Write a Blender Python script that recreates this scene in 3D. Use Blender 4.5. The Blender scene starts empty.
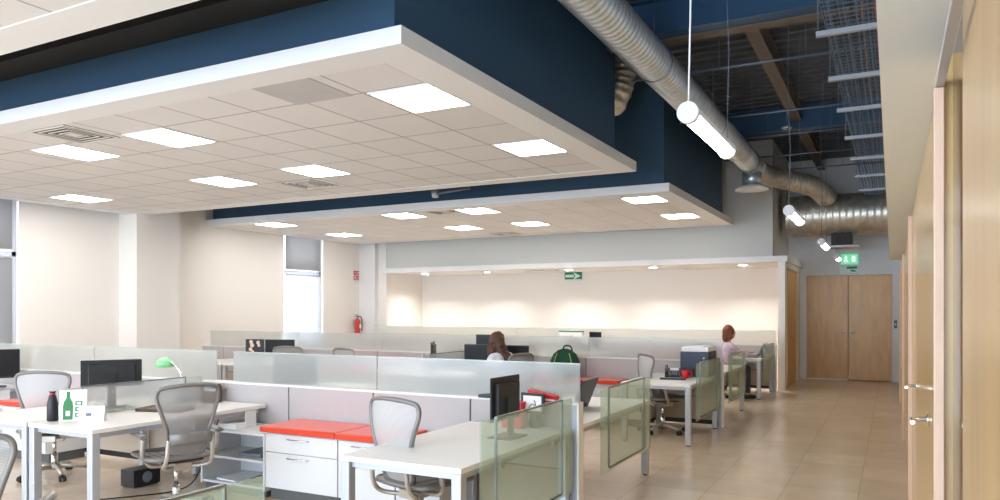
import bpy, bmesh, math, random
from mathutils import Vector, Matrix
random.seed(7)
PI = math.pi
SC = bpy.context.scene
COL = SC.collection
R = math.radians

# ------------------------------------------------------------------ materials
def nodes(name):
    m = bpy.data.materials.new(name); m.use_nodes = True
    nt = m.node_tree
    return m, nt, nt.nodes['Principled BSDF'], nt.nodes['Material Output']

def mat(name, col, rough=.5, metal=0, coat=0, coat_rough=.05, spec=.5, noise=0, nscale=20, bump=0, bscale=150, trans=0, ior=1.45, stretch=None, sheen=0):
    m, nt, b, out = nodes(name)
    b.inputs['Base Color'].default_value = (*col, 1)
    b.inputs['Roughness'].default_value = rough
    b.inputs['Metallic'].default_value = metal
    b.inputs['Coat Weight'].default_value = coat
    b.inputs['Coat Roughness'].default_value = coat_rough
    b.inputs['Specular IOR Level'].default_value = spec
    b.inputs['Transmission Weight'].default_value = trans
    b.inputs['IOR'].default_value = ior
    b.inputs['Sheen Weight'].default_value = sheen
    if noise or bump:
        tc = nt.nodes.new('ShaderNodeTexCoord')
        mp = nt.nodes.new('ShaderNodeMapping')
        nt.links.new(tc.outputs['Object'], mp.inputs['Vector'])
        if stretch: mp.inputs['Scale'].default_value = stretch
        if noise:
            n = nt.nodes.new('ShaderNodeTexNoise'); n.inputs['Scale'].default_value = nscale; n.inputs['Detail'].default_value = 4
            nt.links.new(mp.outputs[0], n.inputs['Vector'])
            cr = nt.nodes.new('ShaderNodeValToRGB')
            cr.color_ramp.elements[0].position = .3; cr.color_ramp.elements[1].position = .7
            cr.color_ramp.elements[0].color = (*[c*(1-noise) for c in col], 1)
            cr.color_ramp.elements[1].color = (*[min(1, c*(1+noise)) for c in col], 1)
            nt.links.new(n.outputs['Fac'], cr.inputs[0]); nt.links.new(cr.outputs[0], b.inputs['Base Color'])
        if bump:
            n = nt.nodes.new('ShaderNodeTexNoise'); n.inputs['Scale'].default_value = bscale
            nt.links.new(mp.outputs[0], n.inputs['Vector'])
            bp = nt.nodes.new('ShaderNodeBump'); bp.inputs['Strength'].default_value = bump; bp.inputs['Distance'].default_value = .01
            nt.links.new(n.outputs['Fac'], bp.inputs['Height']); nt.links.new(bp.outputs[0], b.inputs['Normal'])
    return m

def emis(name, col, s):
    m, nt, b, out = nodes(name)
    b.inputs['Base Color'].default_value = (.8, .8, .8, 1)
    b.inputs['Emission Color'].default_value = (*col, 1); b.inputs['Emission Strength'].default_value = s
    return m

def glass(name, tint, rough, haze, hazecol):
    m, nt, b, out = nodes(name)
    if rough > .2: g = nt.nodes.new('ShaderNodeBsdfRefraction'); g.inputs['Roughness'].default_value = rough; g.inputs['IOR'].default_value = 1.06
    else: g = nt.nodes.new('ShaderNodeBsdfTransparent')
    g.inputs['Color'].default_value = (*tint, 1)
    t = nt.nodes.new('ShaderNodeBsdfTranslucent'); t.inputs['Color'].default_value = (*hazecol, 1)
    d = nt.nodes.new('ShaderNodeBsdfDiffuse'); d.inputs['Color'].default_value = (*hazecol, 1)
    gl = nt.nodes.new('ShaderNodeBsdfGlossy'); gl.inputs['Roughness'].default_value = .2
    td = nt.nodes.new('ShaderNodeMixShader'); td.inputs[0].default_value = .65
    nt.links.new(t.outputs[0], td.inputs[1]); nt.links.new(d.outputs[0], td.inputs[2])
    a = nt.nodes.new('ShaderNodeMixShader'); a.inputs[0].default_value = haze
    nt.links.new(g.outputs[0], a.inputs[1]); nt.links.new(td.outputs[0], a.inputs[2])
    lw = nt.nodes.new('ShaderNodeLayerWeight'); lw.inputs['Blend'].default_value = .25
    fr = nt.nodes.new('ShaderNodeMapRange'); fr.inputs['To Min'].default_value = .03; fr.inputs['To Max'].default_value = .30
    nt.links.new(lw.outputs['Facing'], fr.inputs['Value'])
    c = nt.nodes.new('ShaderNodeMixShader')
    nt.links.new(fr.outputs[0], c.inputs[0]); nt.links.new(a.outputs[0], c.inputs[1]); nt.links.new(gl.outputs[0], c.inputs[2])
    nt.links.new(c.outputs[0], out.inputs['Surface'])
    return m

def fabric_mesh(name, col, see):
    m, nt, b, out = nodes(name)
    b.inputs['Base Color'].default_value = (*col, 1); b.inputs['Roughness'].default_value = .7
    tr = nt.nodes.new('ShaderNodeBsdfTransparent')
    tc = nt.nodes.new('ShaderNodeTexCoord'); w = nt.nodes.new('ShaderNodeTexWave')
    w.inputs['Scale'].default_value = 45; w.bands_direction = 'Z'
    nt.links.new(tc.outputs['Object'], w.inputs['Vector'])
    mr = nt.nodes.new('ShaderNodeMapRange'); mr.inputs['To Min'].default_value = max(0, see-.22); mr.inputs['To Max'].default_value = see+.22
    nt.links.new(w.outputs['Fac'], mr.inputs['Value'])
    mx = nt.nodes.new('ShaderNodeMixShader')
    nt.links.new(mr.outputs[0], mx.inputs[0]); nt.links.new(b.outputs[0], mx.inputs[1]); nt.links.new(tr.outputs[0], mx.inputs[2])
    nt.links.new(mx.outputs[0], out.inputs['Surface'])
    return m

def tiles(name, col, line, w, h, mortar, rough, off=(0, 0), coat=0, var=.03, cloud=0, spec=.5):
    m, nt, b, out = nodes(name)
    tc = nt.nodes.new('ShaderNodeTexCoord'); mp = nt.nodes.new('ShaderNodeMapping')
    mp.inputs['Location'].default_value = (-off[0], -off[1], 0)
    nt.links.new(tc.outputs['Object'], mp.inputs['Vector'])
    br = nt.nodes.new('ShaderNodeTexBrick'); br.offset = 0; br.squash = 1
    br.inputs['Scale'].default_value = 1; br.inputs['Brick Width'].default_value = w; br.inputs['Row Height'].default_value = h
    br.inputs['Mortar Size'].default_value = mortar; br.inputs['Mortar Smooth'].default_value = .2
    br.inputs['Color1'].default_value = (*[c*(1-var) for c in col], 1); br.inputs['Color2'].default_value = (*[min(1, c*(1+var)) for c in col], 1)
    br.inputs['Mortar'].default_value = (*line, 1)
    nt.links.new(mp.outputs[0], br.inputs['Vector'])
    src = br.outputs['Color']
    if cloud:
        n = nt.nodes.new('ShaderNodeTexNoise'); n.inputs['Scale'].default_value = 3.5; n.inputs['Detail'].default_value = 6
        nt.links.new(mp.outputs[0], n.inputs['Vector'])
        mr = nt.nodes.new('ShaderNodeMapRange'); mr.inputs['To Min'].default_value = 1-cloud; mr.inputs['To Max'].default_value = 1+cloud
        nt.links.new(n.outputs['Fac'], mr.inputs['Value'])
        mx = nt.nodes.new('ShaderNodeVectorMath'); mx.operation = 'SCALE'
        nt.links.new(src, mx.inputs[0]); nt.links.new(mr.outputs[0], mx.inputs['Scale'])
        src = mx.outputs[0]
    nt.links.new(src, b.inputs['Base Color'])
    b.inputs['Roughness'].default_value = rough; b.inputs['Coat Weight'].default_value = coat; b.inputs['Coat Roughness'].default_value = .12
    b.inputs['Specular IOR Level'].default_value = spec
    return m

def blind_mat(name, col):
    m, nt, b, out = nodes(name)
    b.inputs['Base Color'].default_value = (*col, 1); b.inputs['Roughness'].default_value = .8
    t = nt.nodes.new('ShaderNodeBsdfTranslucent'); t.inputs['Color'].default_value = (*col, 1)
    mx = nt.nodes.new('ShaderNodeMixShader'); mx.inputs[0].default_value = .5
    nt.links.new(b.outputs[0], mx.inputs[1]); nt.links.new(t.outputs[0], mx.inputs[2]); nt.links.new(mx.outputs[0], out.inputs['Surface'])
    return m

M = dict(
 wall=mat('wall_paint', (.81, .79, .765), .75, bump=.05, bscale=60),
 white=mat('white_paint', (.75, .76, .775), .6, bump=.03, bscale=60),
 grey=mat('grey_bulkhead_paint', (.60, .615, .60), .7, bump=.03, bscale=60),
 tileceil=tiles('ceiling_tiles', (.70, .695, .70), (.40, .39, .39), .61, .72, .012, .85, off=(-3.256, .61)),
 tileceil2=tiles('ceiling_tiles_b', (.72, .715, .72), (.5, .49, .48), .61, .72, .010, .85, off=(-3.256, .54)),
 blue=mat('blue_paint', (.030, .078, .145), .6, bump=.05, bscale=40),
 dark=mat('dark_band', (.012, .012, .013), .8),
 deck=mat('dark_deck', (.075, .082, .095), .6, noise=.15, nscale=3),
 beamblue=mat('blue_beam', (.035, .10, .20), .5),
 beamtan=mat('tan_beam', (.15, .12, .095), .6, noise=.15, nscale=6),
 conduit=mat('conduit_grey', (.16, .20, .26), .45, metal=.4),
 floor=tiles('porcelain_floor', (.66, .535, .40), (.48, .39, .29), .6, .6, .004, .26, off=(-.26, .1), coat=.25, var=.05, cloud=.12),
 door=mat('maple_veneer', (.64, .38, .135), .4, noise=.12, nscale=2.2, stretch=(6, 6, 1), coat=.12, coat_rough=.15),
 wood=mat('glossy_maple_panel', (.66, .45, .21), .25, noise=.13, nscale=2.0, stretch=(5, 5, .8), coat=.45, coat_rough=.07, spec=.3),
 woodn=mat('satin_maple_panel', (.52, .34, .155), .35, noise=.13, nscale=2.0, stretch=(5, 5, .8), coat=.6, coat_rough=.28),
 soffit=mat('soffit_paint', (.74, .81, .88), .6),
 post=mat('pale_wood_jamb', (.62, .44, .33), .45, noise=.08, nscale=5, stretch=(8, 8, 1)),
 darkglass=mat('dark_glass', (.16, .10, .06), .02, spec=.12),
 chrome=mat('chrome', (.75, .75, .76), .18, metal=1),
 galv=mat('galvanised_steel', (.74, .81, .86), .36, metal=.75, noise=.12, nscale=9),
 galvd=mat('galvanised_steel_aged', (.68, .64, .56), .36, metal=.75, noise=.18, nscale=7),
 alu=mat('aluminium_leg', (.46, .48, .52), .42, metal=.5),
 aluf=mat('aluminium_rail', (.40, .42, .42), .4, metal=.6),
 lam=mat('white_laminate', (.77, .75, .73), .38, noise=.01, nscale=3),
 lamedge=mat('laminate_edge', (.70, .69, .67), .5),
 cab=mat('white_cabinet', (.64, .64, .65), .4),
 cabdark=mat('cabinet_plinth', (.10, .10, .10), .6),
 panel=mat('lilac_grey_fabric', (.49, .455, .455), .9, noise=.06, nscale=160, bump=.15, bscale=300),
 panellow=mat('beige_panel', (.46, .38, .31), .8, noise=.05, nscale=80),
 cap=mat('partition_cap', (.80, .79, .76), .4),
 post2=mat('partition_post', (.42, .46, .54), .5, metal=.2),
 frost=glass('frosted_glass', (.97, .985, .97), .32, .33, (.86, .88, .86)),
 frostc=glass('green_tinted_glass', (.90, .96, .92), .10, .27, (.70, .83, .75)),
 glassedge=mat('green_glass_edge', (.45, .62, .53), .2, coat=.5),
 red=mat('orange_red_cushion', (.64, .045, .010), .75, noise=.06, nscale=200, bump=.1, bscale=400, sheen=.3),
 mesh=fabric_mesh('grey_mesh', (.30, .29, .285), .26),
 meshb=fabric_mesh('pale_mesh', (.46, .46, .46), .22),
 cframe=mat('chair_frame', (.21, .20, .195), .45, metal=.25),
 cpale=mat('chair_pale_metal', (.47, .43, .38), .38, metal=.5),
 black=mat('black_plastic', (.015, .015, .017), .4),
 screen=mat('screen_glass', (.008, .008, .010), .3, spec=.3),
 bezel=mat('grey_bezel', (.16, .19, .24), .4),
 navy=mat('navy_plastic', (.018, .028, .055), .35),
 paper=mat('paper', (.86, .86, .87), .7),
 brown=mat('brown_leather', (.11, .07, .045), .5),
 greenp=mat('green_print', (.035, .20, .06), .5),
 greend=mat('backpack_green', (.010, .055, .028), .8, bump=.3, bscale=60),
 lime=mat('lime_trim', (.25, .42, .12), .7),
 lamp=mat('green_lamp_shade', (.30, .80, .36), .3, coat=.4),
 redp=mat('red_plastic', (.62, .02, .03), .4),
 bluep=mat('blue_plastic', (.03, .28, .80), .4),
 sign_g=emis('lit_green', (.02, .55, .22), .55),
 sign_gd=mat('sign_green', (.02, .22, .12), .5),
 sign_w=emis('lit_sign_white', (.55, .95, .7), .8),
 sign_pw=mat('sign_white', (.62, .85, .75), .5),
 sign_r=mat('sign_red', (.55, .05, .04), .5),
 skin=mat('skin', (.62, .36, .25), .5),
 hair=mat('brown_hair', (.06, .022, .010), .5, noise=.5, nscale=50, stretch=(6, 6, 1)),
 hair2=mat('auburn_hair', (.17, .05, .02), .5, noise=.4, nscale=50, stretch=(6, 6, 1)),
 shirt=mat('pale_shirt', (.66, .66, .74), .8),
 shirt2=mat('lilac_shirt', (.62, .50, .62), .8),
 jeans=mat('dark_trousers', (.03, .035, .06), .8),
 shoe=mat('black_shoe', (.02, .02, .02), .5),
 troffer=emis('troffer_light', (1.0, .96, .91), 15),
 spot=emis('downlight_lens', (1.0, .95, .89), 1100),
 rail=mat('dark_rail', (.22, .25, .25), .4, metal=.5),
 tube=emis('tube_light', (1.0, .99, .96), 7),
 vent=mat('vent_white', (.70, .67, .63), .5),
 ventd=mat('vent_dark', (.06, .055, .05), .7),
 greytile=mat('grey_translucent_tile', (.44, .44, .45), .35, coat=.3, noise=.06, nscale=2),
 wframe=mat('window_frame', (.62, .66, .74), .4),
 blindg=blind_mat('blind_grey', (.50, .50, .51)),
 blindw=blind_mat('blind_white', (.86, .88, .92)),
 cable=mat('black_cable', (.02, .02, .02), .5),
 orange=mat('orange_cable', (.5, .13, .05), .5),
 tanwire=mat('tan_cable', (.35, .24, .15), .5),
 wire=mat('tray_wire', (.13, .17, .21), .4, metal=.5),
 pink=mat('pale_blossom', (.80, .60, .50), .6),
 brass=mat('brass_strip', (.55, .42, .22), .4, metal=.3),
)

# ------------------------------------------------------------------ geometry helpers
class MB:
    def __init__(s): s.bm = bmesh.new(); s.mi = 0; s.mats = []
    def use(s, m):
        if m not in s.mats: s.mats.append(m)
        s.mi = s.mats.index(m); return s
    def _fin(s, faces, smooth=False):
        for f in faces: f.material_index = s.mi; f.smooth = smooth
    def box(s, x0, x1, y0, y1, z0, z1, mtx=None):
        vs = [s.bm.verts.new((x, y, z)) for x in (x0, x1) for y in (y0, y1) for z in (z0, z1)]
        if mtx is not None:
            for v in vs: v.co = mtx @ v.co
        F = [(0, 1, 3, 2), (4, 6, 7, 5), (0, 4, 5, 1), (2, 3, 7, 6), (0, 2, 6, 4), (1, 5, 7, 3)]
        s._fin([s.bm.faces.new([vs[i] for i in f]) for f in F]); return s
    def quadprism(s, pts, z0, z1):
        a = [s.bm.verts.new((x, y, z0)) for x, y in pts]; b = [s.bm.verts.new((x, y, z1)) for x, y in pts]
        n = len(pts); fs = [s.bm.faces.new(a[::-1]), s.bm.faces.new(b)]
        for i in range(n): fs.append(s.bm.faces.new([a[i], a[(i+1) % n], b[(i+1) % n], b[i]]))
        s._fin(fs); return s
    def extr(s, pts, vec, smooth=False):
        vec = Vector(vec)
        a = [s.bm.verts.new(p) for p in pts]; b = [s.bm.verts.new(Vector(p)+vec) for p in pts]
        n = len(pts); fs = [s.bm.faces.new(a[::-1]), s.bm.faces.new(b)]
        s._fin(fs)
        s._fin([s.bm.faces.new([a[i], a[(i+1) % n], b[(i+1) % n], b[i]]) for i in range(n)], smooth); return s
    def tube(s, pts, r, n=10, caps=True, closed=False, sq=1.0, smooth=True):
        pts = [Vector(p) for p in pts]; N = len(pts)
        rr = r if isinstance(r, (list, tuple)) else [r]*N
        rings = []; up = None
        for i, p in enumerate(pts):
            if closed: t = pts[(i+1) % N]-pts[i-1]
            else: t = pts[min(i+1, N-1)]-pts[max(i-1, 0)]
            t.normalize()
            if up is None:
                up = Vector((0, 0, 1)) if abs(t.z) < .9 else Vector((1, 0, 0))
            a = (up - t*up.dot(t)).normalized(); up = a; b = t.cross(a)
            rings.append([s.bm.verts.new(p + (a*math.cos(2*PI*k/n)*sq + b*math.sin(2*PI*k/n))*rr[i]) for k in range(n)])
        fs = []
        for i in range(N if closed else N-1):
            A, B = rings[i], rings[(i+1) % N]
            for k in range(n): fs.append(s.bm.faces.new([A[k], A[(k+1) % n], B[(k+1) % n], B[k]]))
        s._fin(fs, smooth)
        if caps and not closed: s._fin([s.bm.faces.new(rings[0][::-1]), s.bm.faces.new(rings[-1])])
        return s
    def cyl(s, p0, p1, r0, r1=None, n=16, smooth=True):
        return s.tube([p0, p1], [r0, r0 if r1 is None else r1], n, smooth=smooth)
    def ball(s, c, r, sx=1, sy=1, sz=1, seg=16):
        res = bmesh.ops.create_uvsphere(s.bm, u_segments=seg, v_segments=max(6, seg*2//3), radius=r, matrix=Matrix.Translation(c) @ Matrix.Diagonal((sx, sy, sz, 1)))
        s._fin({f for v in res['verts'] for f in v.link_faces}, True); return s
    def face(s, pts):
        s._fin([s.bm.faces.new([s.bm.verts.new(p) for p in pts])]); return s
    def grid(s, fn, nu, nv, smooth=True):
        g = [[s.bm.verts.new(fn(i/nu, j/nv)) for j in range(nv+1)] for i in range(nu+1)]
        s._fin([s.bm.faces.new([g[i][j], g[i+1][j], g[i+1][j+1], g[i][j+1]]) for i in range(nu) for j in range(nv)], smooth); return s
    def build(s, name, m=None, parent=None, loc=None, rot=None, bevel=0, solid=0):
        bmesh.ops.recalc_face_normals(s.bm, faces=s.bm.faces)
        me = bpy.data.meshes.new(name); s.bm.to_mesh(me); s.bm.free()
        mats = s.mats if s.mats else [m]
        for k in mats: me.materials.append(M[k] if isinstance(k, str) else k)
        o = bpy.data.objects.new(name, me); COL.objects.link(o)
        if loc: o.location = loc
        if rot: o.rotation_euler = rot
        if parent: o.parent = parent
        if solid:
            k = o.modifiers.new('s', 'SOLIDIFY'); k.thickness = solid; k.offset = 0
        if bevel:
            k = o.modifiers.new('b', 'BEVEL'); k.width = bevel; k.segments = 2; k.limit_method = 'ANGLE'
        return o

def box(name, m, x0, x1, y0, y1, z0, z1, parent=None, bevel=0):
    return MB().box(min(x0, x1), max(x0, x1), min(y0, y1), max(y0, y1), z0, z1).build(name, m, parent, bevel=bevel)
def tag(o, label, cat, group=None):
    o['label'] = label; o['category'] = cat; o['kind'] = 'thing'
    if group: o['group'] = group
    return o
def thing(name, label, cat, loc=(0, 0, 0), rz=0, group=None):
    o = bpy.data.objects.new(name, None); COL.objects.link(o); o.empty_display_size = .1
    o.location = loc; o.rotation_euler = (0, 0, rz)
    return tag(o, label, cat, group)
def struct(o):
    o['kind'] = 'structure'; return o
def dup(root, loc, rz, label, group=None):
    def cp(o, par):
        c = o.copy(); COL.objects.link(c)
        if par is not None: c.parent = par
        for ch in kids[o.name]: cp(ch, c)
        return c
    kids = {}
    def walk(o):
        kids[o.name] = list(o.children)
        for ch in kids[o.name]: walk(ch)
    walk(root)
    r = cp(root, None); r.location = loc; r.rotation_euler = (0, 0, rz); r['label'] = label
    if group: r['group'] = group
    return r

# ------------------------------------------------------------------ setting
XL, XR, YF, YB = -12.8, .13, 18.95, -5.0
ZD = 5.15
struct(box('floor', 'floor', XL-.3, 3.0, YB, YF+.3, -.1, 0))
# corrugated deck ceiling
mb = MB(); mb.mi = 0
prof = []
y = YB
while y < YF+.2:
    prof += [(y, ZD+.08), (y+.06, ZD+.08), (y+.09, ZD), (y+.19, ZD), (y+.22, ZD+.08)]; y += .25
def deckfn(m):
    for i in range(len(prof)-1):
        (ya, za), (yb, zb) = prof[i], prof[i+1]
        if yb-ya < 1e-6: continue
        m.face([(XL-.2, ya, za), (1.2, ya, za), (1.2, yb, zb), (XL-.2, yb, zb)])
deckfn(mb)
struct(mb.use('deck').build('ceiling', 'deck', solid=.02))
# left wall with two window openings, columns
def wall_left():
    m = MB()
    wins = [(3.6, 7.25), (13.33, 14.72)]
    z0, z1 = .5, 4.6
    x0, x1 = XL-.22, XL
    y = YB
    for a, b in wins:
        m.box(x0, x1, y, a, 0, ZD); m.box(x0, x1, a, b, 0, z0); m.box(x0, x1, a, b, z1, ZD); y = b
    m.box(x0, x1, y, YF+.3, 0, ZD)
    return m.build('wall_left', 'wall')
struct(wall_left())
struct(box('wall_left_column', 'wall', XL, XL+.5, 9.06, 10.0, 0, ZD))
struct(box('wall_left_pier', 'white', XL, -12.26, 16.15, 16.9, 0, ZD))
struct(box('wall_left_return', 'wall', XL, -11.99, 16.3, 18.0, 0, ZD))
for n, (a, b, cuts) in enumerate([(3.6, 7.25, [5.4]), (13.33, 14.72, [])]):
    fr = MB()
    xa, xb = XL-.16, XL-.08
    fr.box(xa, xb, a, b, .5, .56).box(xa, xb, a, b, 4.54, 4.6).box(xa, xb, a, a+.07, .5, 4.6).box(xa, xb, b-.07, b, .5, 4.6)
    fr.box(xa, xb, a, b, 2.50, 2.58)
    for cy in cuts: fr.box(xa, xb, cy-.03, cy+.03, .5, 4.6)
    w = struct(fr.build('window_%d' % (n+1), 'wframe'))
    box('window_sill', 'white', XL-.08, XL+.03, a-.02, b+.02, .46, .5, w)
    # two roller blinds one above the other
    for k, (z0, z1, mm) in enumerate([(.6, 2.47, 'blindg' if n == 0 else 'blindw'), (2.60, 4.5, 'blindg')]):
        where = ('upper' if k else 'lower') + (' pane of the long window left of the column' if n == 0 else ' pane of the narrow window before the extinguisher')
        t = thing('roller_blind', '%s roller blind drawn over the %s' % ('grey' if mm == 'blindg' else 'bright white', where), 'blind', (XL-.03, (a+b)/2, z0), 0, 'roller blinds on the left wall')
        hw = (b-a)/2-.09
        MB().grid(lambda u, v: (0, (u-.5)*2*hw, v*(z1-z0)), 4, 4).build('shade', mm, t, solid=.002)
        MB().tube([(0, -hw, z1-z0+.01), (0, hw, z1-z0+.01)], .022).build('roller', 'wframe', t)
        MB().box(-.008, .008, -hw, hw, -.015, .012).build('bottom_rail', 'white', t)
# far side: niche with dropped bulkhead
struct(box('wall_back', 'wall', -12.3, -2.07, 18.0, 18.2, 0, 2.75))
sl = MB(); hs = [-11.2, -9.3, -7.0, -4.9, -2.9]; a_ = .08; xx = -11.98
sl.box(-11.98, -1.88, 16.08, 17.0-a_, 2.60, 2.72).box(-11.98, -1.88, 17.0+a_, 18.0, 2.60, 2.72)
for hx in hs: sl.box(xx, hx-a_, 17.0-a_, 17.0+a_, 2.60, 2.72).box(hx-a_, hx+a_, 17.0-a_, 17.0+a_, 2.705, 2.72); xx = hx+a_
sl.box(xx, -1.88, 17.0-a_, 17.0+a_, 2.60, 2.72)
struct(sl.build('trim_1', 'white'))          # white soffit slab of the niche
struct(box('wall_bulkhead', 'grey', -11.98, -2.19, 16.3, 16.5, 2.72, ZD))
struct(box('wall_bulkhead_end', 'wall', -2.39, -2.19, 16.5, YF, 2.72, ZD))
struct(box('trim_2', 'white', -2.07, -1.88, 18.0, YF, 2.60, 2.72))
wc = MB()
wc.box(-2.07, -1.93, 16.15, 16.42, 0, 2.6).box(-2.07, -1.93, 18.35, YF, 0, 2.6).box(-2.07, -1.93, 16.42, 18.35, 2.5, 2.6)
struct(wc.build('wall_corridor', 'wall'))
d2 = struct(MB().box(-2.03, -1.955, 16.44, 17.38, .01, 2.49).build('door_2', 'door', bevel=.004))
MB().box(-2.05, -1.92, 16.42, 16.445, 0, 2.5).box(-2.05, -1.92, 18.325, 18.35, 0, 2.5).box(-2.05, -1.92, 16.42, 18.35, 2.47, 2.5).build('door_frame', 'brass', d2)
MB().tube([(-1.955, 17.32, 1.05), (-1.90, 17.32, 1.05), (-1.90, 17.20, 1.05)], .01).build('door_handle', 'chrome', d2)
struct(MB().box(-2.03, -1.955, 17.39, 18.32, .01, 2.49).build('door_3', 'door', bevel=.004))
# corridor end wall with double doors
wf = MB()
wf.box(-2.5, -1.79, YF, YF+.25, 0, 2.42).box(.0, 1.0, YF, YF+.25, 0, 2.42).box(-12.9, 1.0, YF, YF+.25, 2.42, ZD)
struct(wf.build('wall_far', 'white'))
d1 = struct(MB().box(-1.765, -.905, YF+.03, YF+.08, .012, 2.40).build('door_1', 'door', bevel=.003))
MB().box(-1.765, -.905, YF+.018, YF+.0285, .0, .022).build('door_light_line', 'paper', d1)  # white strip standing in for light leaking under the door
d4 = struct(MB().box(-.895, -.025, YF+.03, YF+.08, .012, 2.40).build('door_4', 'door', bevel=.003))
MB().box(-1.79, -1.765, YF-.01, YF+.1, 0, 2.42).box(-.025, .0, YF-.01, YF+.1, 0, 2.42).box(-1.79, 0, YF-.01, YF+.1, 2.40, 2.425).build('door_frame', 'post', d1)
for sx, d in ((-1, d1), (1, d4)):
    h = MB(); xx = -.9+sx*.05
    h.cyl((xx, YF+.03, 1.08), (xx, YF-.02, 1.08), .022).tube([(xx, YF-.02, 1.08), (xx+sx*.03, YF-.03, 1.09), (xx+sx*.09, YF-.03, 1.10)], .009)
    h.build('door_handle', 'aluf', d)
struct(box('wall_far_backing', 'white', -1.9, .1, YF+.2, YF+.25, 0, 2.42))
# right wall: glossy veneer panels between protruding posts, white soffit above
wr = MB()
for a, b in ((2.47, 6.3), (6.3, 10.5), (10.5, 14.7), (14.7, YF)):
    wr.box(XR, XR+.05, a+.004, (a+b)/2-.003, .0, 2.33).box(XR, XR+.05, (a+b)/2+.003, b-.004, .0, 2.33)
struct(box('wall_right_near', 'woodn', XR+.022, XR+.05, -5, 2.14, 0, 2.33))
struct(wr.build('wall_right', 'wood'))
struct(box('wall_right_backing', 'dark', XR+.07, XR+.12, YB, YF, 0, 2.35))
w5 = struct(box('window_5', 'darkglass', XR+.022, XR+.04, 2.14, 2.47, 0, 2.33))
struct(MB().box(-.034, 1.2, YB, 12.2, 2.33, 2.9).box(-.034, 1.2, YB, 12.2, 2.9, ZD).build('wall_right_soffit', 'soffit'))
struct(box('wall_right_upper', 'white', XR, 1.2, 12.2, YF, 2.345, ZD))
for n, yy in enumerate((2.45, 6.3, 10.5, 14.7)):
    t = struct(MB().box(XR-.026, XR+.0, yy-.014, yy+.014, 0, 2.23 if n == 0 else 2.30).build('trim_%d' % (n+3), 'post', bevel=.003))
struct(box('trim_8', 'alu', XR-.022, XR+.0, -1.0, 2.47, 2.231, 2.255))
struct(box('trim_9', 'chrome', XR-.032, XR-.028, 6.28, 6.32, 0, .17))
for yy in (3.45, 4.95):
    t = thing('lever_handle', 'chrome lever handle on the glossy veneer door %s' % ('just behind the nearest pale post' if yy < 4 else 'by the second pale post'), 'door handle', (XR, yy, 1.165), 0, 'lever handles on the right wall')
    MB().cyl((0, 0, 0), (-.008, 0, 0), .026).build('rosette', 'chrome', t)
    MB().tube([(-.008, 0, 0), (-.052, 0, 0), (-.06, -.01, 0), (-.06, -.12, 0)], .009).build('lever', 'chrome', t)
# front wall behind the viewer with a window band
w = MB()
w.box(XL-.2, 3, YB-.2, YB, 0, .3).box(XL-.2, 3, YB-.2, YB, 3.3, ZD).box(-.2, 3, YB-.2, YB, .3, 3.3).box(XL-.2, -12.2, YB-.2, YB, .3, 3.3)
struct(w.build('wall_front', 'wall'))
wn = MB()
for k in range(7): wn.box(-12.2+2*k-.03, -12.2+2*k+.03, YB-.12, YB-.06, .3, 3.3)
wn.box(-12.2, -.2, YB-.12, YB-.06, .3, .36).box(-12.2, -.2, YB-.12, YB-.06, 3.24, 3.3)
struct(wn.build('window_3', 'wframe'))
# unseen frame behind the viewer, added to carry the corridor fill light
wn = MB()
for x in (-2.6, -1.7, -.8, .07): wn.box(x-.03, x+.03, -2.06, -2.0, 0, 4.6)
for z in (0, 2.3, 4.55): wn.box(-2.6, .1, -2.06, -2.0, z, z+.05)
struct(wn.build('window_4', 'wframe'))
# skirting
struct(box('baseboard_back', 'white', -12.0, -2.07, 17.98, 18.0, 0, .08))
struct(box('baseboard_left', 'white', XL, XL+.015, YB, 9.06, 0, .08))
struct(box('baseboard_far', 'white', .0, XR, YF-.012, YF, 0, .08))

# suspended canopies
ZC = 3.39
def canopy(name, x0, x1, y0, y1, tmat):
    # gypsum ring, recessed tiled field
    b = .28
    m = MB()
    m.box(x0, x1, y0, y0+b, ZC, ZC+.125).box(x0, x1, y1-b, y1, ZC, ZC+.125)
    m.box(x0, x0+b, y0+b, y1-b, ZC, ZC+.125).box(x1-b-.06, x1, y0+b, y1-b, ZC, ZC+.125)
    o = struct(m.build(name, 'white'))
    f = MB().box(x0+b, x1-b-.06, y0+b, y1-b, ZC+.006, ZC+.05).build('ceiling_tiles', tmat, o)
    return o
canopy('ceiling_canopy', -12.62, -2.91, 4.12, 9.31, 'tileceil')
canopy('ceiling_canopy', -12.79, -2.95, 11.05, 16.05, 'tileceil2')
canopy('ceiling_canopy', -12.62, -2.91, -3.0, 3.01, 'tileceil')
# blue plenum boxes above the canopies
struct(MB().box(-12.7, -3.05, 4.24, 8.87, ZC+.125, 3.98).box(-12.7, -3.05, 4.26, 8.87, 3.98, ZD).build('wall_plenum', 'blue'))
struct(box('trim_10', 'dark', XL, -3.051, 3.9, 4.25, 3.86, 4.4))
struct(box('wall_plenum_far', 'blue', -12.75, -3.07, 11.2, 15.6, ZC+.125, ZD))
struct(box('wall_plenum_near', 'blue', -12.7, -3.05, -2.8, 2.8, ZC+.125, ZD))
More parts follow.
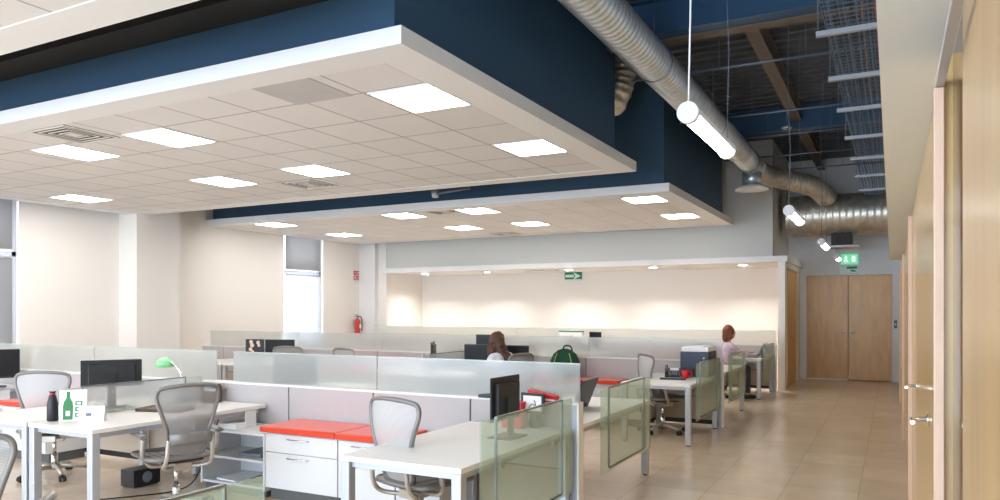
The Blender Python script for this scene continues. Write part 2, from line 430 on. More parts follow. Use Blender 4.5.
# steel beams and rods under the deck
def beam_x(y, x0, x1, zb, h, w, m, name):
    g = MB()
    g.box(x0, x1, y-w/2, y+w/2, zb, zb+.015).box(x0, x1, y-.006, y+.006, zb, zb+h).box(x0, x1, y-w/2, y+w/2, zb+h-.015, zb+h)
    return struct(g.build(name, m))
for k, yy in enumerate((3.0, 8.35, 13.8)):
    beam_x(yy, -3.0, -.06, 4.72, .40, .20, 'beamblue', 'ceiling_beam')
g = MB(); g.box(-3.0, -.06, 8.45, 8.62, 4.70, 4.716); struct(g.build('ceiling_beam_flange', 'beamtan'))
for xx in (-1.45,):
    g = MB(); g.box(xx-.08, xx+.08, 8.5, 18.8, 4.86, 4.875).box(xx-.006, xx+.006, 8.5, 18.8, 4.86, 5.12).box(xx-.08, xx+.08, 8.5, 18.8, 5.1, 5.12)
    struct(g.build('ceiling_beam', 'beamtan'))
for k, yy in enumerate((9.45, 11.9, 13.5, 15.3, 16.9)):
    t = thing('conduit_rail', '%s thin steel rail crossing under the dark deck, %s' % ('long' , ('nearest, just behind the blue beam', 'second behind the blue beam', 'third behind the blue beam', 'fourth behind the blue beam', 'last before the end wall')[k]), 'rail', (0, yy, 0), 0, 'steel rails under the deck')
    MB().tube([(-3.0, 0, 4.60), (-.04, 0, 4.60)], .016, 8).build('rail', 'conduit', t)
    for xx in (-2.6, -1.9, -.9):
        MB().cyl((xx, 0, 4.61), (xx, 0, ZD+.06), .004, n=6).build('hanger_rod', 'conduit', t)

# ------------------------------------------------------------------ ceiling lights and vents
def tr(x, y, label):
    t = thing('ceiling_light', label, 'ceiling light', (x, y, ZC), 0, 'square ceiling lights')
    m = MB(); a = .305; b = .345
    m.box(-a, a, -b, -b+.02, -.004, .006).box(-a, a, b-.02, b, -.004, .006).box(-a, -a+.02, -b+.02, b-.02, -.004, .006).box(a-.02, a, -b+.02, b-.02, -.004, .006)
    m.build('frame', 'white', t)
    MB().box(-a+.02, a-.02, -b+.02, b-.02, .0, .006).build('diffuser', 'troffer', t)
N = 'in the nearer suspended ceiling'; F = 'in the farther suspended ceiling'
near = [(-3.53, 5.29, 'large square ceiling light at the corner nearest the duct '+N),
 (-3.52, 7.45, 'square ceiling light by the far right corner '+N),
 (-6.63, 5.28, 'bright square ceiling light beside the grey tile row, middle '+N),
 (-8.2, 5.28, 'square ceiling light beside the square air vent '+N),
 (-6.55, 7.40, 'square ceiling light just before the square diffuser '+N),
 (-8.22, 7.42, 'narrow looking ceiling light between the diffuser and left lights '+N),
 (-11.45, 7.45, 'ceiling light closest to the window corner '+N),
 (-11.45, 5.28, 'ceiling light out by the long window front row '+N)]
for a in near: tr(*a)
far = [(-3.53, 11.75, 'square ceiling light at the front right corner '+F), (-3.55, 14.1, 'square ceiling light at the rear right corner '+F),
 (-6.58, 11.68, 'second front row square light from the right '+F), (-8.14, 11.62, 'third front row square light from the right '+F),
 (-8.2, 13.92, 'rear row light left of the flat vent '+F), (-6.6, 13.93, 'rear row light right of the flat vent '+F),
 (-11.35, 11.6, 'front row light nearest the left wall '+F), (-11.45, 13.9, 'rear row light above the narrow window '+F)]
for a in far: tr(*a)
for x in (-3.6, -6.6, -8.2, -11.4):
    for y in (-1.6, .9): tr(x, y, 'square ceiling light in the canopy over the front of the office')
def vent(x, y, label, s=.3):
    t = thing('ceiling_vent', label, 'air vent', (x, y, ZC), 0, 'square air vents')
    MB().box(-s, s, -s, s, .002, .006).build('backing', 'ventd', t)
    m = MB()
    for k in range(4):
        q = s*(1-.22*k); p = q-.016 if k else q-.03
        z0, z1 = -.004, .0018
        m.box(-q, q, -q, -p, z0, z1).box(-q, q, p, q, z0, z1).box(-q, -p, -p, p, z0, z1).box(p, q, -p, p, z0, z1)
    m.box(-.06, .06, -.06, .06, -.004, .0018)
    m.build('louvre', 'vent', t)
vent(-7.37, 4.72, 'square air vent with dark slots beside the front left light '+N)
vent(-7.33, 8.12, 'square louvred diffuser near the rear edge '+N)
vent(-7.16, 11.5, 'square air vent near the front edge '+F)
vent(-7.95, 15.45, 'flat square air vent near the rear edge '+F)
tag(MB().box(-.30, .30, -.26, .28, .0005, .0055).build('grey_ceiling_tile', 'greytile', loc=(-4.28, 4.66, ZC)), 'grey translucent ceiling tile in the front row of the nearer suspended ceiling', 'ceiling tile')
t = thing('ceiling_vent', 'flat slot air vent under the far niche soffit above the green arrow sign', 'air vent', (-7.6, 16.7, 2.6), 0, 'square air vents')
MB().box(-.4, .4, -.12, .12, -.008, 0).build('backing', 'ventd', t)
MB().box(-.43, .43, -.15, -.12, -.012, 0).box(-.43, .43, .12, .15, -.012, 0).box(-.4, .4, -.02, .02, -.012, -.008).build('louvre', 'vent', t)
for dx, dl in ((-11.2, 'leftmost'), (-9.3, 'second from the left, added to brighten the niche'), (-7.0, 'middle, added to brighten the niche'), (-4.9, 'second from the right, added to brighten the niche'), (-2.9, 'rightmost, added to brighten the niche')):  # all but the leftmost are added to brighten the niche wall
  t = thing('downlight', 'small round light recessed in the niche soffit, %s' % dl, 'ceiling light', (dx, 17.0, 2.704), 0, 'niche downlights')
  MB().tube([(0, 0, -.006), (0, 0, 0)], .075, 24).build('trim_ring', 'white', t)
  MB().cyl((0, 0, -.009), (0, 0, -.0065), .055, n=24).build('diffuser', 'spot', t)

# pendant tubes
for k, (y, lab) in enumerate([(4.33, 'white pendant tube light hanging nearest, below the spiral duct'), (9.1, 'pendant tube light in front of the fat cross duct'),
                              (13.5, 'pendant tube light hanging just under the fat cross duct'), (17.2, 'farthest small pendant tube light beside the exit sign')]):
    L = 1.2 if k < 3 else .9
    t = thing('pendant_tube_light', lab, 'pendant light', (-1.05, y, 2.75), 0, 'pendant tube lights along the corridor')
    MB().cyl((0, 0, 0), (0, .05, 0), .062, n=28).build('end_cap', 'white', t)
    MB().cyl((0, L-.05, 0), (0, L, 0), .062, n=28).build('end_cap', 'white', t)
    MB().tube([(0, .05, -.018), (0, L-.05, -.018)], .040, 24).build('tube', 'tube', t)
    m = MB(); n = 14
    pts = [(math.sin(a)*.06, .05, math.cos(a)*.06) for a in [R(-100+200*i/n) for i in range(n+1)]] + [(math.sin(a)*.056, .05, math.cos(a)*.056) for a in [R(100-200*i/n) for i in range(n+1)]]
    m.extr(pts, (0, L-.1, 0)).build('reflector', 'white', t)
    for yy in (.03, L-.03):
        hh = ZD-2.75 if k < 3 else .47
        MB().tube([(0, yy, .06), (.014, yy, hh*.3), (-.006, yy, hh*.5), (-.012, yy, hh*.7), (.004, yy, hh)], (.0055 if k == 0 else .004) if yy < .1 else .002, 8).build('suspension_cord', 'white' if yy < .1 and k == 0 else 'conduit', t)

# ------------------------------------------------------------------ ducts
def spiral(path, r, pitch, ridge, n=28):
    # resample path, ribbed radius
    P = [Vector(p) for p in path]; out = []; rad = []
    seg = [(P[i+1]-P[i]).length for i in range(len(P)-1)]; T = sum(seg); st = pitch/5; k = 0
    N = int(T/st)
    for i in range(N+1):
        d = min(i*st, T-1e-6); j = 0
        while d > seg[j] and j < len(seg)-1: d -= seg[j]; j += 1
        out.append(P[j].lerp(P[j+1], d/seg[j])); rad.append(r+(ridge if i % 5 == 0 else (ridge*.25 if i % 5 in (1, 4) else 0)))
    return MB().tube(out, rad, n, caps=True)
def smoothpath(pts, n=8):
    P = [Vector(p) for p in pts]; out = []
    for i in range(len(P)-1):
        p0 = P[max(i-1, 0)]; p1 = P[i]; p2 = P[i+1]; p3 = P[min(i+2, len(P)-1)]
        for k in range(n):
            t = k/n
            out.append(.5*((2*p1)+(-p0+p2)*t+(2*p0-5*p1+4*p2-p3)*t*t+(-p0+3*p1-3*p2+p3)*t**3))
    out.append(P[-1]); return out
ZDU = 4.30
t = thing('spiral_duct', 'long shiny spiral air duct running along the corridor beside the blue boxes', 'air duct', (0, 0, 0))
spiral([(-2.3, -4.5, ZDU), (-2.3, 13.2, ZDU)], .186, .095, .016).build('duct', 'galv', t)
m = MB().tube([(-2.3, 13.2, ZDU), (-2.3, 14.6, ZDU)], .195, 32); m.build('perforated_section', 'galv', t)
for yy in (2.0, 5.0, 8.0, 11.0, 14.0):
    MB().tube([(-2.3+.2*math.cos(a), yy, ZDU+.2*math.sin(a)) for a in [2*PI*i/24 for i in range(24)]], .006, 6, closed=True).cyl((-2.3, yy, ZDU+.2), (-2.3, yy, ZD+.06), .006, n=6).build('hanger_strap', 'conduit', t)
MB().cyl((-2.3, 14.4, ZDU-.15), (-2.3, 14.4, 3.92), .17, n=28).build('branch_neck', 'galv', t)
MB().tube([(-2.3, 14.4, 3.93), (-2.3, 14.4, 3.88), (-2.3, 14.4, 3.83)], [.18, .29, .30], 32).build('round_diffuser', 'white', t)
spiral(smoothpath([(-2.3, 14.6, ZDU), (-2.25, 15.6, ZDU), (-1.95, 16.1, 4.27), (-1.45, 16.5, 4.15), (-1.25, 16.85, 4.0), (-1.2, 16.98, 3.92)]), .2, .09, .008).build('flexible_elbow', 'galvd', t)
t = thing('cross_duct', 'fat ribbed steel duct crossing the corridor above the double doors', 'air duct', (0, 0, 0))
spiral([(-2.04, 17.5, 3.65), (.12, 17.5, 3.65)], .44, .13, .012, 40).build('duct', 'galvd', t)
MB().box(-1.15, -.75, 17.3, 17.7, 2.98, 3.28).build('outlet_neck', 'ventd', t)
MB().box(-1.28, -.62, 17.2, 17.8, 2.94, 2.98).build('outlet_plate', 'white', t)
t = thing('branch_duct', 'short dark spiral duct end showing between the two blue boxes', 'air duct', (0, 0, 0))
spiral(smoothpath([(-6, 9.95, 4.5), (-3.7, 9.95, 4.5), (-3.42, 9.95, 4.6), (-3.32, 9.95, 4.9), (-3.32, 9.95, 5.2)]), .20, .08, .012).build('duct', 'galvd', t)

# cable tray
t = thing('cable_tray', 'long wire cable tray hung under the dark deck beside the white soffit', 'cable tray', (0, 0, 4.0))
m = MB()
xs = [-.50+.42*i/7 for i in range(8)]
for x in xs: m.box(x-.003, x+.003, 1.5, 18.6, 0, .006)
for x in (xs[0], xs[-1]):
    for z in (.04, .09): m.box(x-.003, x+.003, 1.5, 18.6, z, z+.006)
y = 1.5
while y < 18.6:
    m.box(xs[0], xs[-1], y-.003, y+.003, -.006, 0)
    for x in (xs[0], xs[-1]): m.box(x-.003, x+.003, y-.003, y+.003, 0, .1)
    y += .10
m.build('wire_basket', 'wire', t)
for yy in (2.6, 4.1, 5.5, 6.95, 8.35, 9.7, 11.3, 12.9, 14.6, 16.3):
    MB().box(-.58, -.06, yy-.025, yy+.025, -.05, -.008).build('hanger_bar', 'alu', t)
    for xx in (-.565, -.08): MB().cyl((xx, yy, -.05), (xx, yy, ZD-4+.06), .005, n=6).build('hanger_rod', 'conduit', t)
for k in range(9):
    x = -.49+.047*k
    pts = [(x+.012*math.sin(i*.9+k), 1.5+i*1.14, .018+.008*math.sin(i*1.7+k*2)) for i in range(16)]
    MB().tube(pts, .008, 6).build('cable', 'orange' if k == 8 else ('tanwire' if k == 6 else ('conduit' if k % 2 else 'cable')), t)

# ------------------------------------------------------------------ wall signs, extinguisher, switch
t = thing('arrow_sign', 'green evacuation sign with a pale arrow pointing right in the far niche', 'sign', (-7.3, 17.97, 2.50))
MB().box(-.235, .235, 0, .03, -.115, .115).build('board', 'sign_gd', t)
m = MB(); m.box(-.215, .02, -.004, 0, -.035, .035)
m.extr([(0, -.004, .10), (.21, -.004, 0), (0, -.004, -.10), (.06, -.004, 0)], (0, .004, 0)); m.build('arrow', 'sign_pw', t)
MB().box(-.235, .235, -.004, 0, -.115, -.085).build('white_border', 'sign_pw', t)
t = thing('exit_sign', 'lit green exit sign with pale figures above the double doors', 'sign', (-.87, YF-.06, 2.79))
MB().box(-.175, .175, 0, .06, -.11, .11).build('light_box', 'sign_g', t, bevel=.006)
def figure(m, ox, d):
    m.ball((ox, -.003, .055), .016, 1, .2, 1, 10)
    m.box(ox-.014, ox+.014, -.005, 0, -.015, .035)
    m.box(ox-.04, ox+.04, -.005, 0, .012, .022)
    m.extr([(ox-.012, -.005, -.012), (ox+.012, -.005, -.012), (ox+.045*d, -.005, -.06), (ox+.028*d, -.005, -.066)], (0, .005, 0))
    m.extr([(ox-.012, -.005, -.012), (ox+.010, -.005, -.016), (ox-.035*d, -.005, -.062), (ox-.05*d, -.005, -.05)], (0, .005, 0))
m = MB(); figure(m, -.07, 1); m.box(.05, .12, -.005, 0, -.06, .06); m.build('running_figure', 'sign_w', t)
t = thing('route_sign', 'framed pale exit route sign just under the lit green sign', 'sign', (-.88, YF-.035, 2.545))
MB().box(-.20, .20, 0, .035, -.10, .10).build('frame', 'alu', t, bevel=.004)
MB().box(-.185, .185, -.003, 0, -.085, .085).build('board', 'sign_pw', t)
m = MB(); m.box(-.05, .17, -.006, -.003, .02, .075); m.extr([(.02, -.006, .0), (.10, -.006, .0), (.16, -.006, -.05), (.05, -.006, -.045)], (0, .003, 0)); m.build('green_pictogram', 'sign_gd', t)
t = thing('fire_sign', 'small square red and white fire sign high above the extinguisher', 'sign', (-12.79, 16.02, 2.56), PI/2)
MB().box(-.13, .13, -.012, 0, -.14, .14).build('board', 'paper', t)
m = MB()
for i, j in ((0, 0), (1, 0), (0, 1), (1, 1)): m.box(-.115+.12*i, -.01+.12*i, -.016, -.012, -.125+.13*j, -.01+.13*j)
m.build('red_field', 'sign_r', t)
m = MB(); m.box(-.08, -.04, -.019, -.016, -.09, -.04).box(.04, .08, -.019, -.016, .03, .09).box(-.08, -.045, -.019, -.016, .05, .08).box(.05, .075, -.019, -.016, -.09, -.05); m.build('pictogram', 'paper', t)
t = thing('fire_extinguisher', 'red fire extinguisher hung on the left wall below the red sign', 'fire extinguisher', (-12.66, 15.92, .95))
MB().tube([(0, 0, 0), (0, 0, .02), (0, 0, .38), (0, 0, .43), (0, 0, .46)], [.06, .075, .075, .05, .02], 24).build('cylinder', 'sign_r', t)
MB().cyl((0, 0, .46), (0, 0, .50), .018).box(-.02, .02, -.09, .03, .50, .515).box(-.02, .02, -.09, .02, .53, .545).build('valve', 'black', t)
MB().tube(smoothpath([(0, .02, .49), (.06, .07, .48), (.09, .08, .3), (.085, .07, .12)]), .012).build('hose', 'black', t)
MB().box(-.078, .078, -.02, .078, .18, .30).build('label_band', 'paper', t, bevel=.02)
MB().box(-.145, -.07, -.03, .03, .3, .4).build('wall_bracket', 'alu', t)
t = thing('light_switch', 'dark light switch plate on the narrow wall right of the double doors', 'switch', (.065, YF, 1.30))
MB().box(-.03, .03, -.012, 0, -.09, .09).build('plate', 'black', t, bevel=.003)
MB().box(-.012, .012, -.018, -.012, -.03, .03).build('rocker', 'alu', t)
t = thing('smoke_detector', 'dark round sensor hanging under the deck over the corridor', 'detector', (-1.55, 13.2, 4.62))
MB().tube([(0, 0, 0), (0, 0, .03), (0, 0, .05)], [.07, .09, .05], 20).build('body', 'alu', t)
MB().cyl((0, 0, .05), (0, 0, ZD-4.56), .01, n=8).build('rod', 'conduit', t)
t = thing('projector_bracket', 'small metal bracket hung in the dark gap between the two canopies', 'bracket', (-6.6, 10.3, 3.45))
MB().tube([(0, 0, 0), (0, 0, .1)], [.05, .07], 16).build('head', 'alu', t)
MB().tube([(0, 0, .06), (.6, .1, .12)], .02, 8).build('arm', 'conduit', t)
MB().cyl((0, 0, .1), (0, 0, ZD-3.4), .012, n=8).build('rod', 'conduit', t)

# ------------------------------------------------------------------ partitions
PY = [5.2+5.28*k for k in range(3)]
ZCAP = .92
def partition(k, xe, x0, joints, glassx, label):
    y = PY[k]
    t = thing('partition', label, 'partition', (0, y, 0))
    xs = [xe]+joints+[x0]
    for a, b in zip(xs[:-1], xs[1:]):
        if a-b < .05: continue
        p = box('fabric_panel', 'panel', b+.006, a-.006, -.035, .035, .42, ZCAP-.02, t, bevel=.004)
        box('base_panel', 'panellow', b+.006, a-.006, -.03, .03, .10, .41, t)
    box('core_frame', 'black', x0, xe, -.02, .02, .04, ZCAP-.02, t)
    box('top_cap', 'cap', x0, xe+.05, -.045, .045, ZCAP-.02, ZCAP, t, bevel=.003)
    box('end_post', 'post2', xe, xe+.055, -.042, .042, 0, ZCAP-.02, t)
    box('end_cap', 'cap', xe+.055, xe+.072, -.048, .048, 0, ZCAP, t, bevel=.003)
    for a, b in glassx:
        g = box('glass_panel', 'frost', b+.006, a-.006, -.006, .006, ZCAP, 1.205, t)
        box('glass_edge', 'glassedge', b+.004, a-.004, -.0062, .0062, 1.205, 1.209, g)
    for x in xs[1:-1]:
        box('foot', 'alu', x-.03, x+.03, -.05, .05, 0, .04, t)
    return t
J = [-2.98, -3.94, -4.90, -5.86, -6.82, -7.78, -8.74, -9.7, -10.66]
partition(0, -2.12, -11.6, J, [(-2.05, -3.92), (-3.92, -5.64), (-5.86, -7.755), (-7.755, -9.65), (-9.65, -11.55)], 'nearest low partition of lilac grey fabric with a frosted glass top')
partition(1, -2.12, -12.2, [x-.1 for x in J]+[-11.6], [(-2.05, -4.0), (-4.0, -5.9), (-5.9, -7.8), (-7.8, -9.7), (-9.7, -12.0)], 'middle low partition with frosted glass behind the bench with the green backpack')
partition(2, -2.12, -12.2, [x-.1 for x in J]+[-11.6], [(-2.05, -4.0), (-4.0, -5.9), (-5.9, -7.8), (-7.8, -9.7), (-9.7, -12.0)], 'farthest low partition by the desk of the woman in lilac')

# ------------------------------------------------------------------ desks
def desk(x0, x1, y0, y1, label, legs, z=.73):
    t = thing('desk', label, 'desk', ((x0+x1)/2, (y0+y1)/2, 0), 0, 'white office desks')
    hx, hy = (x1-x0)/2, (y1-y0)/2
    m = MB(); m.box(-hx, hx, -hy, hy, z-.032, z); m.build('worktop', 'lam', t, bevel=.003)
    m = MB(); m.box(-hx+.07, hx-.07, -hy+.03, -hy+.06, z-.07, z-.032).box(-hx+.07, hx-.07, hy-.06, hy-.03, z-.07, z-.032).box(-hx+.02, -hx+.05, -hy+.07, hy-.07, z-.07, z-.032).box(hx-.05, hx-.02, -hy+.07, hy-.07, z-.07, z-.032)
    m.build('under_frame', 'alu', t)
    for (sx, sy) in legs:
        lx, ly = sx*(hx-.035), sy*(hy-.035)
        MB().box(lx-.033, lx+.033, ly-.033, ly+.033, .012, z-.032).build('leg', 'alu', t, bevel=.008)
        MB().cyl((lx, ly, 0), (lx, ly, .012), .022).build('foot', 'black', t)
    return t
F4 = [(-1, -1), (1, -1), (1, 1), (-1, 1)]
pods = [-2.10, -5.98, -9.86]
rowname = ['in front of the nearest partition', 'behind the nearest partition', 'in front of the middle partition', 'behind the middle partition', 'in front of the farthest partition']
def ydesk(row):
    p = PY[[0, 0, 1, 1, 2][row]]
    return (p-1.66, p-.09) if row in (0, 2, 4) else (p+.09, p+1.95)
colname = {0: ('along the aisle', 'with its low glass divider on the left'), 1: ('left of the middle divider', 'at its far left end'), 2: ('near the far left wall', 'by the left wall')}
cn = ['near the aisle', 'farther left', 'by the left wall']
for row in range(5):
    ya, yb = ydesk(row)
    for c, px in enumerate(pods):
        if c == 2 and row < 2: continue
        da = {(0, 0): 'big white desk along the aisle holding the black monitor and red folders', (0, 1): 'long white desk left of the brochure stand, beside the left mesh chair',
              (1, 0): 'white desk end along the aisle holding the tilted laptop', (2, 0): 'white desk along the aisle holding the phone and navy printer',
              (4, 0): 'white desk of the woman in lilac at the far end of the aisle', (3, 0): 'white desk along the aisle behind the navy printer'}.get((row, c), 'white desk %s, right of its bench, %s' % (rowname[row], cn[c]))
        desk(px-.85, px, ya-(.10 if row == 0 and c == 1 else 0), yb, da, F4)
        if row == 0 and c == 0: continue
    for c, px in enumerate(pods):
        if c == 2: continue
        xb = px-3.85
        db = {(0, 0): 'white desk with brochure stand, tent card and closed brown laptop', (2, 0): 'white desk with the monitor the long haired woman works at'}.get((row, c), 'white desk %s, left of its bench, %s' % (rowname[row], cn[c]))
        desk(xb, xb+.785, ya-(.10 if row == 0 else 0), yb+(.04 if row in (0, 2, 4) else 0), db, [(-1, -1), (1, -1)] if row in (0, 2, 4) else [(-1, 1), (1, 1)])

# low glass dividers
def divider(x, y0, y1, label, gm='frostc', zb=.28, zt=.965):
    t = thing('glass_divider', label, 'glass divider', (x, (y0+y1)/2, 0), 0, 'low glass desk dividers')
    h = (y1-y0)/2; f = h-.19
    box('glass_panel', gm, -.004, .004, -h, h, zb, zt, t)
    box('top_rail', 'rail', -.010, .010, -f, f, zt-.001, zt+.009, t)
    for s in (-1, 1): box('side_rail', 'rail', -.008, .008, s*f-.004, s*f+.004, zb+.03, zt, t)
    box('bottom_rail', 'rail', -.008, .008, -f, f, zb+.02, zb+.03, t)
    for s in (-1, 1):
        m = MB(); m.box(-.035, -.004, s*f*.8-.02, s*f*.8+.02, .66, .698); m.build('bracket', 'aluf', t)
    return t
for r_, lab in [(0, 'nearest green tinted glass divider on the big white desk by the aisle'), (1, 'green tinted glass divider standing behind the nearest partition end post'),
               (2, 'green tinted glass divider in front of the navy printer'), (3, 'green tinted glass divider just before the woman in lilac'), (4, 'last green tinted glass divider near the niche corner')]:
    p = PY[[0, 0, 1, 1, 2][r_]]
    a, b = (p-1.5, p-.13) if r_ in (0, 2, 4) else (p+.48, p+1.85)
    divider(-2.07, a, b, lab)
divider(-2.14, .75, 2.12, 'clear glass divider with metal top rail cut by the bottom edge')
divider(-5.965, PY[0]-1.5, PY[0]-.1, 'low frosted divider behind the brochure stand under the black monitor', 'frost', .58)
divider(-5.965, PY[0]+.3, PY[0]+1.7, 'low frosted divider hidden behind the nearest partition glass', 'frost', .45)
divider(-5.965, PY[1]-1.5, PY[1]-.1, 'low frosted divider between the long haired woman and the blue box', 'frost', .45)
divider(-9.845, PY[0]-1.5, PY[0]-.1, 'low frosted divider at the far left edge of the nearest row', 'frost', .45)

# storage: drawer cabinets, cushions, open shelf units
def drawers(x0, x1, yb, label, top=.575, d=.46, flip=False):
    t = thing('drawer_cabinet', label, 'cabinet', ((x0+x1)/2, yb, 0), 0, 'white drawer cabinets')
    h = (x1-x0)/2
    MB().box(-h, h, -d+.02, 0, .10, top).build('body', 'cab', t, bevel=.002)
    MB().box(-h+.02, h-.02, -d+.05, -.02, 0, .10).build('plinth', 'cabdark', t)
    for z0, z1 in ((.105, .405), (.41, top-.012)):
        dr = MB().box(-h+.004, h-.004, -d, -d+.019, z0, z1).build('drawer', 'cab', t, bevel=.002)
        MB().tube([(-.13, -d, z1-.035), (-.13, -d-.02, z1-.035), (.09, -d-.02, z1-.035), (.09, -d, z1-.035)], .006, 8, sq=.8).build('handle', 'chrome', dr)
    MB().cyl((h-.07, -d, top-.05), (h-.07, -d-.006, top-.05), .012).build('lock', 'chrome', t)
    return t
def shelfunit(x0, x1, yb, label):
    t = thing('open_shelf_unit', label, 'shelf unit', ((x0+x1)/2, yb, 0), 0, 'open shelf units')
    h = (x1-x0)/2; d = .46
    for s in (-1, 1): MB().box(s*h-(.018 if s > 0 else 0), s*h+(.018 if s < 0 else 0), -d, 0, .06, .53).build('side_panel', 'cab', t)
    for z in (.075, .30, .53): MB().box(-h+.018 if z < .5 else -h, h-.018 if z < .5 else h, -d, -.012, z, z+.02).build('shelf', 'cab', t)
    MB().box(-h+.018, h-.018, -.012, -.002, .06, .53).build('back_panel', 'cab', t)
    MB().box(-h+.02, h-.02, -d+.04, -.02, 0, .06).build('plinth', 'cabdark', t)
    MB().box(-.055, -.037, -.26, -.14, .55, .695).build('riser_panel', 'lamedge', t)
    return t
def cushion(x0, x1, yb, label, w=.50):
    t = thing('seat_cushion', label, 'cushion', ((x0+x1)/2, yb, .575), 0, 'orange red bench cushions')
    h = (x1-x0)/2
    MB().box(-h, h, -w, -.01, 0, .052).build('cushion_body', 'red', t, bevel=.012)
    MB().tube([(-h+.004, -w+.002, .046), (h-.004, -w+.002, .046)], .004, 6).build('piping', 'red', t)
bench = [(0, 0), (0, 1), (2, 0), (2, 1), (4, 0)]
wh = {(0, 0): 'of the nearest bench', (0, 1): 'of the far left bench in the nearest row', (2, 0): 'of the bench with the green backpack', (2, 1): 'of the bench left of the long haired woman', (4, 0): 'of the bench before the farthest partition'}
for (row, c) in bench:
    p = PY[[0, 0, 1, 1, 2][row]]-.045; o = pods[c]+2.10
    W = wh[(row, c)]
    drawers(-4.72+o, -3.935+o, p, 'left two drawer cabinet under the cushion %s' % W)
    if (row, c) != (0, 1): drawers(-3.93+o, -3.375+o, p, 'right two drawer cabinet under the cushion %s' % W)
    if c == 0: drawers(-3.37+o, -2.965+o, p, 'narrow cabinet without cushion %s' % W)
    cushion(-4.75+o, -3.935+o, p, 'left orange red cushion %s' % W)
    if (row, c) != (0, 1): cushion(-3.93+o, -3.37+o, p, 'right orange red cushion %s' % W)
    shelfunit(-5.50+o, -4.725+o, p, 'white open shelf unit %s' % W)

# ------------------------------------------------------------------ chairs
def make_chair(label, mm='mesh', fm='cframe'):
    t = thing('office_chair', label, 'chair', (0, 0, 0), 0, 'mesh office chairs')
    # backrest outline (x, z), user faces +Y
    half = [(0, .47), (.08, .472), (.128, .485), (.146, .53), (.15, .60), (.162, .68), (.19, .77), (.22, .86), (.237, .925), (.234, .975), (.205, 1.008), (.11, 1.025), (0, 1.03)]
    out = half + [(-x, z) for x, z in half[-2:0:-1]]
    def dep(x, z): return -.20 - .13*max(0, (z-.47))**1.0 - .05*math.sin((z-.47)*5) + 1.1*x*x
    P3 = smoothclosed([(x, dep(x, z), z) for x, z in out], 3)
    MB().tube(P3, .016, 8, closed=True).build('back_frame', fm, t)
    def wid(z):
        for (xa, za), (xb, zb) in zip(half[:-1], half[1:]):
            if za <= z <= zb: return xa+(xb-xa)*(z-za)/max(1e-6, zb-za)
        return 0
    zs = [.472+.558*(1-math.cos(PI*i/18))/2 for i in range(19)]
    MB().grid(lambda u, v: ((lambda z, s: (s*wid(z), dep(s*wid(z), z), z))(zs[min(18, int(round(v*18)))], (u-.5)*2)), 10, 18).build('back_mesh', mm, t)
    MB().tube([(-.155, -.285, .62), (-.08, -.33, .63), (.08, -.33, .63), (.155, -.285, .62)], .022, 8, sq=2.2).build('lumbar_pad', fm, t)
    # seat
    def seat(u, v):
        x = (u-.5)*.50; y = -.20+v*.46; k = abs(u-.5)*2
        x *= 1-.12*(1-v)
        return (x, y, .455+.018*k*k-.05*max(0, v-.8)*4*.25)
    MB().grid(seat, 10, 8).build('seat', mm, t, solid=.012)
    e = [(-.22, -.20), (.22, -.20), (.25, 0), (.25, .2), (.20, .26), (-.20, .26), (-.25, .2), (-.25, 0)]
    MB().tube(smoothclosed([(x, y, .462) for x, y in e], 3), .018, 8, closed=True).build('seat_frame', fm, t)
    MB().box(-.16, .16, -.16, .16, .415, .440).build('seat_shell', 'black', t, bevel=.02)
    # tilt mechanism and yoke
    m = MB(); m.box(-.07, .07, -.14, .12, .35, .41)
    for s in (-1, 1):
        m.tube(smoothpath([(s*.06, -.02, .38), (s*.20, -.02, .39), (s*.245, -.03, .44)], 5), .017, 8)
        m.tube(smoothpath([(s*.05, -.10, .37), (s*.17, -.20, .39), (s*.175, -.27, .47), (s*.165, -.285, .62)], 5), .017, 8)
    m.build('tilt_mechanism', 'cpale', t, bevel=.006)
    for s in (-1, 1):
        MB().tube(smoothpath([(s*.245, -.03, .43), (s*.285, -.08, .50), (s*.29, -.10, .62)], 5), .018, 8).build('arm_support', 'cpale', t)
        MB().tube(smoothpath([(s*.29, -.15, .635), (s*.292, -.02, .645), (s*.28, .10, .64)], 5), .034, 10, sq=.45).build('armrest', fm, t)
    MB().cyl((0, 0, .09), (0, 0, .22), .03).cyl((0, 0, .22), (0, 0, .36), .018).build('gas_column', 'chrome', t)
    m = MB(); m.cyl((0, 0, .07), (0, 0, .12), .045)
    for k in range(5):
        a = 2*PI*k/5+.3
        m.tube([(0, 0, .10), (.15*math.cos(a), .15*math.sin(a), .095), (.31*math.cos(a), .31*math.sin(a), .068)], [.026, .022, .016], 8)
    m.build('star_base', 'cpale', t)
    for k in range(5):
        a = 2*PI*k/5+.3; x, y = .31*math.cos(a), .31*math.sin(a)
        m = MB(); nx, ny = -math.sin(a), math.cos(a)
        for s in (-1, 1): m.cyl((x+nx*s*.008, y+ny*s*.008, .028), (x+nx*s*.028, y+ny*s*.028, .028), .028, n=14)
        m.cyl((x, y, .028), (x, y, .065), .01)
        m.build('caster', 'black', t)
    return t
def smoothclosed(pts, n):
    P = [Vector(p) for p in pts]; N = len(P); out = []
    for i in range(N):
        p0, p1, p2, p3 = P[i-1], P[i], P[(i+1) % N], P[(i+2) % N]
        for k in range(n):
            t = k/n
            out.append(.5*((2*p1)+(-p0+p2)*t+(2*p0-5*p1+4*p2-p3)*t*t+(-p0+3*p1-3*p2+p3)*t**3))
    return out
cA = make_chair('grey mesh office chair drawn up beside the drawer cabinets in the middle')
cB = dup(cA, (0, 0, 0), 0, 'big grey mesh office chair at the desk with the brown laptop')
cA.location = (-2.83, 4.24, 0); cA.rotation_euler = (0, 0, R(-14))
for o in cA.children:
    if o.name.startswith('back_mesh'):
        o.data = o.data.copy(); o.data.materials[0] = M['meshb']
